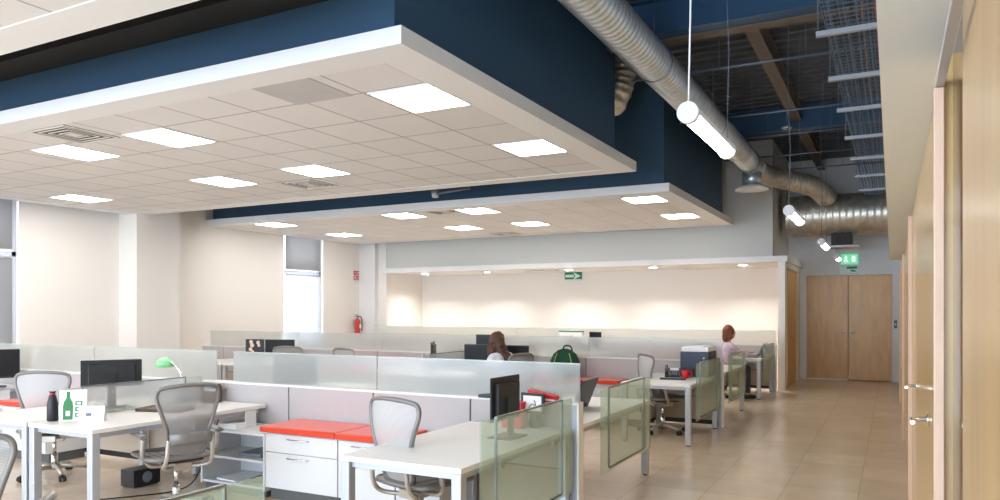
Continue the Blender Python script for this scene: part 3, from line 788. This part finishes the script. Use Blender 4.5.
cB.location = (-5.06, 4.08, 0); cB.rotation_euler = (0, 0, R(72))
G = [((-7.18, 4.40), 35, 'grey mesh office chair behind the brochure stand at the left'),
     ((-4.0, 2.08), 40, 'grey mesh chair cut off by the bottom left corner'),
     ((-2.68, 9.72), -50, 'grey mesh office chair behind the desk with the phone'),
     ((-8.62, 9.2), 20, 'grey mesh chair in front of the monitor beside the blossom picture'),
     ((-7.35, 9.2), -10, 'grey mesh chair of which only the top shows over the nearest glass'),
     ((-4.60, 9.0), 75, 'grey mesh chair of the long haired woman'),
     ((-2.95, 13.9), -60, 'chair of the woman in lilac'),
     ((-3.4, 6.4), 200, 'mesh chair just behind the nearest partition'),
     ((-7.2, 6.6), 170, 'mesh chair behind the nearest partition on the left')]
for (x, y), a, lab in G: 
    c_ = dup(cA if 'corner' in lab or 'brochure' in lab or 'phone' in lab else cB, (x, y, 0), R(a), lab)

# ------------------------------------------------------------------ things on desks
ZT = .73
def monitor(x, y, z, rz, w, h, label, lift=.12, backcol='black', logo=False, group='black monitors', tilt=0):
    t = thing('monitor', label, 'monitor', (x, y, z), rz, group)    # screen faces local -Y
    m = MB(); m.box(-w/2, w/2, 0, .012, lift, lift+h); m.box(-w*.38, w*.38, .012, .04, lift+h*.12, lift+h*.85)
    m.build('housing', backcol, t, bevel=.004)
    MB().box(-w/2+.012, w/2-.012, -.001, 0, lift+.02, lift+h-.012).build('screen', 'screen', t)
    MB().box(-.035, .035, .04, .055, .01, lift+h*.5).build('stand_neck', backcol, t)
    MB().box(-.12, .12, -.07, .12, 0, .012).build('stand_foot', backcol, t, bevel=.004)
    if logo:
        MB().ball((-.012, .043, lift+.06), .016, 1.5, .15, .8, 12).box(0, .03, .040, .0435, lift+.055, lift+.066).build('pale_logo', 'paper', t)
    return t
monitor(-2.37, 4.58, ZT, R(-92), .40, .30, 'black monitor on the big aisle desk beside the red folders')
monitor(-6.22, 4.33, ZT, R(-124), .49, .24, 'wide black monitor with a pale logo seen from behind, left of the green lamp', logo=True, lift=.19)
monitor(-9.05, 4.85, ZT, R(60), .50, .33, 'black monitor cut by the left edge', lift=.1)
monitor(-9.65, 9.95, ZT, R(18), .56, .26, 'black monitor behind a chair next to the blossom picture', lift=.1)
monitor(-5.45, 9.75, ZT, R(15), .50, .31, 'black monitor in front of the long haired woman', lift=.06)
monitor(-5.62, 10.25, ZT, R(15), .34, .30, 'black monitor standing behind the one of the long haired woman', lift=.2)
monitor(-5.15, 10.28, .55, R(0), .5, .32, 'grey monitor partly hidden behind the long hair', lift=.2)
monitor(-6.3, 9.75, ZT, R(-65), .42, .26, 'thin grey monitor seen nearly edge on near the blue box', lift=.13, backcol='brown')
monitor(-5.55, 5.95, ZT, R(30), .46, .30, 'dark monitor blurred behind the frosted glass, left', lift=.1)
monitor(-5.72, 15.35, ZT, R(-10), .30, .26, 'dark monitor showing over the glass, beside the green edged lamp', lift=.15)
# laptop open and tilted behind the end post
def laptop(x, y, z, rz, label, open_=True, lid='black', w=.33, ang=105):
    t = thing('laptop', label, 'laptop', (x, y, z), rz, 'laptops')
    MB().box(-w/2, w/2, -.12, .12, 0, .016).build('base', lid, t, bevel=.004)
    if open_:
        a = R(ang); mt = Matrix.Translation((0, .12, .016)) @ Matrix.Rotation(a, 4, 'X')
        MB().box(-w/2, w/2, -.0, .235, -.004, .004, mt).build('lid', lid, t, bevel=.002) if False else MB().box(-w/2, w/2, 0, .27, -.005, .005, Matrix.Translation((0, .12, .02)) @ Matrix.Rotation(PI-a, 4, 'X')).build('lid', lid, t)
        MB().box(-w/2+.02, w/2-.02, -.09, .04, .016, .018).build('keyboard', 'bezel', t)
    else:
        MB().box(-w/2, w/2, -.12, .12, .016, .028).build('lid', lid, t, bevel=.004)
    return t
laptop(-2.58, 6.22, ZT+.0, R(-90), 'open dark laptop tilted back behind the partition end post', ang=112, w=.40)
laptop(-2.36, 14.66, ZT, R(-78), 'dark laptop the woman in lilac is using', ang=118, w=.34)
laptop(-2.38, 15.12, ZT, R(-82), 'second dark laptop behind the one in use at the far desk', ang=118, w=.34)
laptop(-5.62, 4.42, ZT, R(15), 'closed brown laptop on the white desk under the left divider', False, 'brown', .42)
# brochure stand
t = thing('brochure_stand', 'white upright brochure stand printed with a green bottle on the desk corner', 'brochure stand', (-5.735, 3.66, ZT), R(48))
MB().box(-.095, .095, -.002, .002, 0, .245, Matrix.Rotation(R(-9), 4, 'X')).build('front_sheet', 'paper', t)
MB().box(-.095, .095, -.002, .002, 0, .235, Matrix.Translation((0, .09, 0)) @ Matrix.Rotation(R(13), 4, 'X')).build('rear_sheet', 'paper', t)
rm = Matrix.Rotation(R(-9), 4, 'X')
m = MB(); pr = [(.034, 0), (.036, .10), (.032, .135), (.014, .17), (.012, .215), (.015, .222)]
pts = [(x-.035, -.0035, z+.01) for x, z in pr] + [(-x-.035, -.0035, z+.01) for x, z in pr[::-1]]
m.extr([rm @ Vector(p) for p in pts], rm @ Vector((0, .0012, 0))); m.build('green_bottle_print', 'greenp', t)
m = MB().use('greenp')
for z in (.03, .075, .12): m.box(.015, .065, -.0035, -.0022, z, z+.034, rm)
m.use('paper')
for z in (.03, .075, .12): m.box(.026, .054, -.0042, -.0036, z+.008, z+.026, rm)
m.build('picture_squares', 'lamp', t)
MB().box(-.05, -.02, -.0045, -.0036, .04, .08, rm).build('bottle_label', 'paper', t)
# tent card
t = thing('tent_card', 'small white folded card in front of the brochure stand', 'card', (-5.55, 3.70, ZT), R(42))
MB().extr([(-.09, -.05, 0), (-.09, 0, .125), (-.09, .05, 0), (-.09, .048, 0), (-.09, 0, .121), (-.09, -.048, 0)], (.18, 0, 0)).build('folded_card', 'paper', t)
mt = Matrix.Translation((0, -.025, .062)) @ Matrix.Rotation(R(-22), 4, 'X')
MB().box(-.04, .0, -.0025, -.0015, -.015, .012, mt).box(.01, .05, -.0025, -.0015, -.002, .003, mt).build('blue_print', 'bezel', t)
# black bottle bag
t = thing('gift_bag', 'black bottle bag with a red tie behind the brochure stand', 'bag', (-5.875, 3.585, ZT), R(20))
MB().tube([(0, 0, 0), (0, 0, .01), (0, 0, .14), (0, 0, .20), (0, 0, .215), (0, 0, .235)], [.036, .042, .040, .026, .014, .028], 14).build('bag', 'black', t)
MB().tube([(.018*math.cos(a), .018*math.sin(a), .214) for a in [2*PI*i/12 for i in range(12)]], .006, 6, closed=True).build('red_tie', 'redp', t)
# green desk lamp
t = thing('desk_lamp', 'desk lamp with a glowing green dome shade at the left divider', 'lamp', (-6.10, 4.97, ZT))
MB().cyl((0, 0, 0), (0, 0, .02), .075, n=24).build('base', 'alu', t)
MB().tube(smoothpath([(0, 0, .02), (.03, 0, .12), (0, 0, .26), (-.07, -.03, .36), (-.15, -.05, .39)], 5), .009, 8).build('arm', 'chrome', t)
prof = [(.012, .415), (.04, .407), (.065, .388), (.078, .36), (.084, .325)]
MB().tube([(-.16, -.055, z) for r_, z in prof], [r_ for r_, z in prof], 24, caps=False).build('shade', 'lamp', t, solid=.004)
MB().ball((-.16, -.055, .35), .024).build('bulb', emis('bulb', (.7, 1, .7), 6), t)
# desk phones
def phone(x, y, rz, label, body='black', z=ZT):
    t = thing('desk_phone', label, 'phone', (x, y, z), rz, 'desk phones')
    MB().extr([(-.10, -.10, 0), (-.10, .10, 0), (-.10, .10, .11), (-.10, .06, .115), (-.10, -.10, .03)], (.20, 0, 0)).build('body', body, t, bevel=.004)
    sl = Matrix.Translation((.02, -.02, .075)) @ Matrix.Rotation(R(28), 4, 'X')
    MB().box(-.05, .06, .03, .085, 0, .004, sl).build('display', 'paper', t)
    m = MB()
    for i in range(3):
        for j in range(4): m.box(-.03+i*.025, -.012+i*.025, -.07+j*.022, -.055+j*.022, 0, .004, sl)
    m.build('keypad', 'bezel', t)
    MB().tube(smoothpath([(-.075, -.09, .06), (-.075, -.05, .09), (-.075, .04, .13), (-.075, .09, .145)], 4), .02, 8, sq=.8).build('handset', 'black', t)
    return t
t = thing('desk_organiser', 'brown slatted desk organiser with a pale blue note at the rear of the laptop desk', 'organiser', (-5.74, 5.02, ZT), R(30))
m = MB(); m.box(-.085, .085, -.05, .05, 0, .015).box(-.085, -.075, -.05, .05, .015, .15).box(.075, .085, -.05, .05, .015, .15).box(-.075, .075, .04, .05, .015, .17)
for k in range(8): m.box(-.075+.0195*k, -.062+.0195*k, -.05, -.042, .015, .14)
m.build('box', 'brown', t)
MB().box(-.04, .06, -.056, -.051, .11, .175).build('note', 'paper', t)
MB().box(-.03, .05, -.058, -.0565, .135, .15).build('blue_stripe', 'bluep', t)
phone(-2.55, 9.72, R(15), 'black desk phone with pale display on the phone desk')
t = thing('red_mug', 'red mug beside the phone on the aisle desk', 'mug', (-2.37, 9.66, ZT))
MB().tube([(0, 0, 0), (0, 0, .004), (0, 0, .11), (0, 0, .11), (0, 0, .02)], [.04, .045, .048, .041, .038], 20).build('cup', 'redp', t)
MB().tube(smoothpath([(.045, 0, .09), (.08, 0, .08), (.08, 0, .04), (.045, 0, .025)], 4), .007, 8).build('handle', 'redp', t)
tag(MB().box(-.16, .16, -.06, .06, 0, .022).build('keyboard', 'black', loc=(-2.46, 9.40, ZT), rot=(0, 0, R(8)), bevel=.004), 'flat black keyboard in front of the phone', 'keyboard')
# navy printer with white lid
t = thing('printer', 'navy printer with a white top and papers behind the phone', 'printer', (-2.30, 10.12, ZT))
MB().box(-.19, .185, -.24, .24, 0, .33).build('body', 'navy', t, bevel=.012)
MB().box(-.18, .175, -.22, .22, .33, .395).build('white_lid', 'paper', t, bevel=.008)
MB().box(-.15, .1, -.20, .10, .395, .405).build('paper_sheets', 'paper', t)
MB().box(-.15, .15, -.25, -.24, .08, .13).build('tray_slot', 'black', t)
MB().cyl((.12, -.246, .25), (.12, -.24, .25), .012).build('button', 'alu', t)
# red folder, photo frame, red box and documents on the big aisle desk
t = thing('photo_frame', 'black photo frame with a pale picture on the big aisle desk', 'photo frame', (-2.36, 5.02, ZT+.11), R(-8))
MB().box(-.10, .10, -.008, .008, 0, .15).box(-.03, .03, 0, .07, -.11, .004).build('frame', 'black', t)
MB().box(-.08, .08, -.010, -.008, .02, .13).build('picture', 'paper', t)
m = MB(); m.tube(smoothpath([(-.03, -.0115, .04), (0, -.0115, .07), (.03, -.0115, .06), (.02, -.0115, .10)], 4), .004, 6); m.build('sketch', 'brown', t)
t = thing('red_file', 'red sloping file lying on top of the nearest partition', 'file', (-2.33, 5.145, ZCAP), R(-6))
MB().extr([(-.12, -.04, 0), (-.12, -.04, .085), (.12, -.04, .045), (.12, -.04, 0)], (0, .07, 0)).build('cover', 'redp', t, bevel=.004)
MB().extr([(-.10, -.043, .01), (-.10, -.043, .035), (.12, -.043, .02), (.12, -.043, .01)], (0, .003, 0)).build('pages', 'paper', t)
t = thing('red_box', 'small red box beside the black monitor on the big aisle desk', 'box', (-2.50, 5.0, ZT))
MB().box(-.08, .08, -.06, .06, 0, .175).build('body', 'redp', t, bevel=.004)
MB().box(-.084, .084, -.064, .064, .175, .195).build('lid', 'redp', t, bevel=.003)
tag(MB().box(-.15, .15, -.11, .11, 0, .006).build('document', 'paper', loc=(-3.12, 4.86, .575), rot=(0, 0, R(10))), 'white papers on the narrow cabinet beside the nearest cushion', 'papers')
t = thing('stapler', 'small black stapler on the nearest partition cap left of the monitor', 'stapler', (-2.82, 5.135, ZCAP))
MB().box(-.06, .06, -.02, .02, 0, .012).build('base', 'black', t)
MB().box(-.06, .06, -.015, .015, .012, .03, Matrix.Rotation(R(-6), 4, 'Y')).build('arm', 'black', t)
# shelf contents
tag(MB().box(-.12, .12, -.15, .15, 0, .03).build('document_tray', 'bezel', loc=(-5.0, 4.93, .32), rot=(0, 0, R(6)), bevel=.004), 'dark flat folder on the middle shelf of the nearest open shelf unit', 'folder')
tag(MB().box(-.12, .12, -.15, .15, 0, .014).build('magazine', 'cable', loc=(-4.93, 4.88, .095), rot=(0, 0, R(14))), 'black magazine on the lowest shelf of the nearest open shelf unit', 'magazine')
tag(MB().box(-.13, .13, -.16, .16, 0, .012).build('papers', 'paper', loc=(-5.22, 4.90, .095), rot=(0, 0, R(-6))), 'white papers on the lowest shelf of the nearest open shelf unit', 'papers')
tag(MB().box(-.10, .10, -.12, .12, 0, .045).build('paper_stack', 'paper', loc=(-5.25, 4.88, .55), rot=(0, 0, R(4))), 'stack of papers under the desk end beside the big mesh chair', 'papers')
tag(MB().box(-.09, .09, -.11, .11, 0, .03).build('notebook', 'navy', loc=(-4.85, 4.96, .55), rot=(0, 0, R(-12)), bevel=.003), 'dark notebook on the open shelf unit right of the riser', 'notebook')
# computer tower and cables under the left desk
t = thing('computer_tower', 'black computer on the floor below the low frosted divider', 'computer', (-6.12, 4.55, 0))
MB().box(-.09, .09, -.14, .14, .01, .16).build('case', 'black', t, bevel=.006)
MB().cyl((.09, .0, .085), (.094, .0, .085), .05).build('fan_grille', 'bezel', t)
MB().box(-.08, .08, -.12, .12, 0, .01).build('feet', 'cable', t)
tag(MB().tube(smoothpath([(-5.70, 4.95, .69), (-5.66, 4.90, .45), (-5.62, 4.85, .28), (-5.60, 4.70, .06), (-5.62, 4.50, .008), (-5.75, 4.25, .008), (-5.93, 4.0, .008)], 8), .006, 8).build('power_cable', 'cable'), 'black cable drooping under the brown laptop desk to the floor', 'cable')
tag(MB().tube(smoothpath([(-5.80, 5.05, .69), (-5.76, 5.0, .5), (-5.68, 5.0, .36), (-5.60, 4.95, .5), (-5.57, 5.0, .69)], 8), .005, 8).build('looped_cable', 'cable'), 'thin cable looping under the rear of the brown laptop desk', 'cable')
# row three extras
t = thing('blossom_picture', 'dark framed picture of pale blossoms behind the nearest glass', 'picture', (-10.15, 9.85, ZT), R(24))
MB().box(-.17, .17, 0, .02, .02, .36).box(-.1, .1, .0, .1, 0, .02).build('panel', 'black', t)
m = MB()
for x, z, r_ in ((-.07, .31, .035), (-.05, .25, .04), (-.08, .18, .035), (-.04, .14, .025), (.06, .30, .035), (.075, .25, .03)): m.ball((x, 0, z), r_, 1, .15, 1, 10)
m.build('blossoms', 'pink', t)
t = thing('blue_box', 'small bright blue box on the desk left of the long haired woman', 'box', (-6.05, 9.62, ZT+.0))
MB().box(-.08, .08, -.05, .05, 0, .10).build('body', 'bluep', t, bevel=.004)
MB().box(-.082, .082, -.052, .052, .10, .115).build('lid', 'bluep', t)
tag(MB().box(-.11, .11, -.15, .15, 0, .05).build('file_tray', 'bezel', loc=(-5.80, 9.70, ZT), bevel=.003), 'dark file tray between the blue box and the monitor', 'tray')
t = thing('long_lamp', 'long flat desk lamp with a green edge above the farthest glass', 'lamp', (-6.28, 15.35, ZT))
MB().box(-.28, .28, -.05, .05, .40, .425).build('green_hood', 'sign_gd', t)
MB().box(-.28, .28, -.045, .045, .33, .40).build('white_reflector', 'paper', t)
MB().cyl((0, 0, .02), (0, 0, .33), .012).build('stem', 'alu', t)
MB().cyl((0, 0, 0), (0, 0, .02), .08).build('base', 'alu', t)
t = thing('paper_cup', 'white paper cup at the end of the far desk', 'cup', (-2.16, 14.78, ZT))
MB().tube([(0, 0, 0), (0, 0, .10)], [.028, .04], 16).build('cup', 'paper', t)
MB().tube([(0, 0, .10), (0, 0, .108)], [.043, .041], 16).build('lid', 'paper', t)
# backpack on the middle bench
t = thing('backpack', 'dark green backpack with lime trim on the bench before the middle partition', 'backpack', (-4.24, 10.12, .627), R(10))
m = MB()
pr = [(0, .20, .11), (.03, .225, .125), (.12, .23, .13), (.24, .215, .115), (.34, .17, .09), (.40, .10, .055), (.42, .03, .02)]
rings = []
n = 24
for z, a, b in pr:
    rings.append([m.bm.verts.new((a*math.copysign(abs(math.cos(q))**.7, math.cos(q)), b*math.copysign(abs(math.sin(q))**.7, math.sin(q)), z)) for q in [2*PI*i/n for i in range(n)]])
fs = [m.bm.faces.new([A[k], A[(k+1) % n], B[(k+1) % n], B[k]]) for A, B in zip(rings[:-1], rings[1:]) for k in range(n)] + [m.bm.faces.new(rings[0][::-1]), m.bm.faces.new(rings[-1])]
m._fin(fs, True); m.build('bag_body', 'greend', t)
MB().tube(smoothpath([(-.14, -.15, .03), (.02, -.165, .05), (.15, -.14, .03)], 6), .045, 10, sq=1.6).build('front_pocket', 'greend', t)
MB().tube(smoothpath([(-.16, -.155, .11), (0, -.185, .115), (.16, -.15, .11)], 6), .006, 6).build('pocket_zip', 'lime', t)
MB().tube(smoothpath([(-.03, 0, .41), (.0, 0, .46), (.08, 0, .455), (.11, 0, .39)], 6), .011, 8).build('top_handle', 'greend', t)
for s in (-1, 1): MB().tube(smoothpath([(s*.09, -.12, .36), (s*.13, -.15, .2), (s*.12, -.15, .05)], 6), .008, 6).build('side_strap', 'lime', t)

# ------------------------------------------------------------------ people
def cap(m, p0, p1, r0, r1, n=12):
    m.tube([p0, p1], [r0, r1], n); m.ball(p0, r0, seg=12); m.ball(p1, r1, seg=12)
def remesh(o, v):
    k = o.modifiers.new('r', 'REMESH'); k.mode = 'VOXEL'; k.voxel_size = v; k.use_smooth_shade = True
    s = o.modifiers.new('sm', 'SMOOTH'); s.iterations = 3; s.factor = .5
def person(x, y, rz, label, hair, shirt, long_hair, reach):
    # sits on a seat at .47, faces local +Y
    t = thing('person', label, 'person', (x, y, 0), rz)
    m = MB()
    lean = .07 if not long_hair else .04
    hd = Vector((0, lean+(.06 if not long_hair else .12), 1.205 if not long_hair else 1.165)); 
    # head, face
    m.ball(hd, .092, .86, 1.0, 1.22, 20); m.ball(hd+Vector((0, .035, -.065)), .06, .85, .9, .9)
    m.ball(hd+Vector((0, .098, -.012)), .016, .8, 1.2, 1.4, 10)
    for s in (-1, 1): m.ball(hd+Vector((s*.082, -.005, -.01)), .02, .4, .8, 1.3, 10)
    cap(m, (0, lean+.02, 1.02), (0, lean+.045, 1.13), .05, .046)
    cap(m, (0, 0, .56), (0, .02, .70), .13, .12); cap(m, (-.06, .02, .70), (-.085, lean, .93), .09, .095); cap(m, (.06, .02, .70), (.085, lean, .93), .09, .095)
    cap(m, (-.15, lean, .965), (.15, lean, .965), .055, .055)
    S, E, H = {}, {}, {}
    for s in (-1, 1):
        S[s] = Vector((s*.175, lean, .955)); E[s] = Vector((s*.20, lean+.12+reach*.1, .74+reach*.05)); H[s] = Vector((s*.11, lean+.36+reach*.05, .775+reach*.06))
        cap(m, S[s], E[s], .048, .038); cap(m, E[s], H[s], .037, .024)
        d = (H[s]-E[s]).normalized(); p = H[s]+d*.05
        m.ball(H[s]+d*.035, .038, .9, 1.15, .45, 12)
        side = d.cross(Vector((0, 0, 1))).normalized()
        for q, L in ((-.027, .062), (-.009, .072), (.009, .068), (.026, .055)):
            a = p+side*q; b = a+d*L*.5; c = b+d*L*.35+Vector((0, 0, -L*.35))
            cap(m, a, b, .0095, .009, 8); cap(m, b, c, .009, .008, 8)
        a = H[s]+d*.02-side*s*.03; cap(m, a, a+d*.04-side*s*.03, .011, .009, 8)
        cap(m, (s*.09, .0, .56), (s*.11, .40, .55), .085, .062); cap(m, (s*.11, .41, .54), (s*.11, .42, .10), .056, .038)
        cap(m, (s*.11, .40, .05), (s*.12, .54, .035), .036, .028)
    b = m.build('body', 'skin', t); remesh(b, .009)
    m = MB()
    cap(m, (0, 0, .58), (0, .02, .70), .139, .13); cap(m, (-.06, .02, .70), (-.085, lean, .93), .099, .104); cap(m, (.06, .02, .70), (.085, lean, .93), .099, .104)
    cap(m, (-.15, lean, .965), (.15, lean, .965), .064, .064)
    for s in (-1, 1):
        cap(m, S[s], E[s], .060, .048); cap(m, E[s], E[s].lerp(H[s], .8), .047, .036)
    b = m.build('shirt', shirt, t); remesh(b, .012)
    m = MB()
    cap(m, (0, 0, .55), (0, .01, .60), .142, .13)
    for s in (-1, 1): cap(m, (s*.09, .0, .56), (s*.11, .40, .55), .095, .072); cap(m, (s*.11, .41, .54), (s*.11, .42, .14), .066, .052)
    b = m.build('trousers', 'jeans', t); remesh(b, .012)
    for s in (-1, 1):
        m = MB(); cap(m, (s*.11, .39, .05), (s*.12, .55, .036), .045, .034); b = m.build('shoe', 'shoe', t); remesh(b, .01)
    for s in (-1, 1): MB().ball(hd+Vector((s*.032, .083, .012)), .012, 1, .6, .7, 8).build('eye', 'black', t)
    MB().ball(hd+Vector((0, .09, -.055)), .02, 1.2, .35, .3, 8).build('mouth', 'sign_r', t)
    m = MB()
    m.ball(hd+Vector((0, -.03, .026)), .106, .97, .98, 1.12, 20)
    if long_hair:
        for s in (-1, 1):
            cap(m, hd+Vector((s*.075, -.01, .03)), hd+Vector((s*.095, -.03, -.14)), .045, .055)
            cap(m, hd+Vector((s*.09, -.04, -.14)), hd+Vector((s*.10, -.02, -.27)), .055, .035)
        cap(m, hd+Vector((0, -.07, .02)), hd+Vector((0, -.13, -.22)), .08, .085); cap(m, hd+Vector((.02, -.14, -.18)), hd+Vector((.05, -.27, -.24)), .085, .05)
    else:
        for s in (-1, 1): cap(m, hd+Vector((s*.07, -.03, .02)), hd+Vector((s*.082, -.035, -.09)), .040, .034)
        cap(m, hd+Vector((0, -.06, .02)), hd+Vector((0, -.075, -.11)), .075, .07)
    h = m.build('hair', hair, t); remesh(h, .011)
    if 'waves' not in bpy.data.textures:
        tx = bpy.data.textures.new('waves', 'CLOUDS'); tx.noise_scale = .06
    dm = h.modifiers.new('d', 'DISPLACE'); dm.texture = bpy.data.textures['waves']; dm.strength = .05 if long_hair else .02; dm.mid_level = .4
    return t
person(-4.70, 9.05, R(72), 'person with long wavy brown hair in a pale shirt seated at a monitor', 'hair', 'shirt', True, 0)
person(-2.72, 13.92, R(-50), 'person with shoulder length auburn hair in a lilac top reaching to a laptop', 'hair2', 'shirt2', False, 1)

# ------------------------------------------------------------------ light
w = bpy.data.worlds.new('sky'); SC.world = w; w.use_nodes = True
bg = w.node_tree.nodes['Background']; bg.inputs[0].default_value = (.80, .90, 1.0, 1); bg.inputs[1].default_value = 2.6
def area(name, loc, rot, sx, sy, power, col):
    l = bpy.data.lights.new(name, 'AREA'); l.shape = 'RECTANGLE'; l.size = sx; l.size_y = sy; l.energy = power; l.color = col
    o = bpy.data.objects.new(name, l); o.location = loc; o.rotation_euler = rot; COL.objects.link(o); return o
area('window_daylight', (-6.2, YB-.02, 1.8), (R(90), 0, 0), 11.8, 2.9, 440, (.62, .80, 1.0))
area('corridor_fill', (-1.2, -2.1, 2.3), (R(90), 0, 0), 2.5, 4.4, 70, (.74, .87, 1.0))  # unseen fill light added to brighten the soffit and duct

cam = bpy.data.cameras.new('camera'); co = bpy.data.objects.new('camera', cam); COL.objects.link(co)
co.location = (0, 0, 1.6); co.rotation_euler = (R(90), 0, math.atan(392.3/747.3))
cam.lens = 36*.7473; cam.sensor_width = 36; cam.sensor_fit = 'HORIZONTAL'; cam.shift_y = .06085; cam.clip_start = .05
SC.camera = co
vs = SC.view_settings; vs.view_transform = 'Standard'; vs.look = 'None'; vs.exposure = .76; vs.gamma = 1; vs.use_curve_mapping = False
SC.cycles.max_bounces = 8; SC.cycles.diffuse_bounces = 5; SC.cycles.transmission_bounces = 8; SC.cycles.transparent_max_bounces = 12
SC.cycles.caustics_reflective = False; SC.cycles.caustics_refractive = False; SC.cycles.sample_clamp_indirect = 6
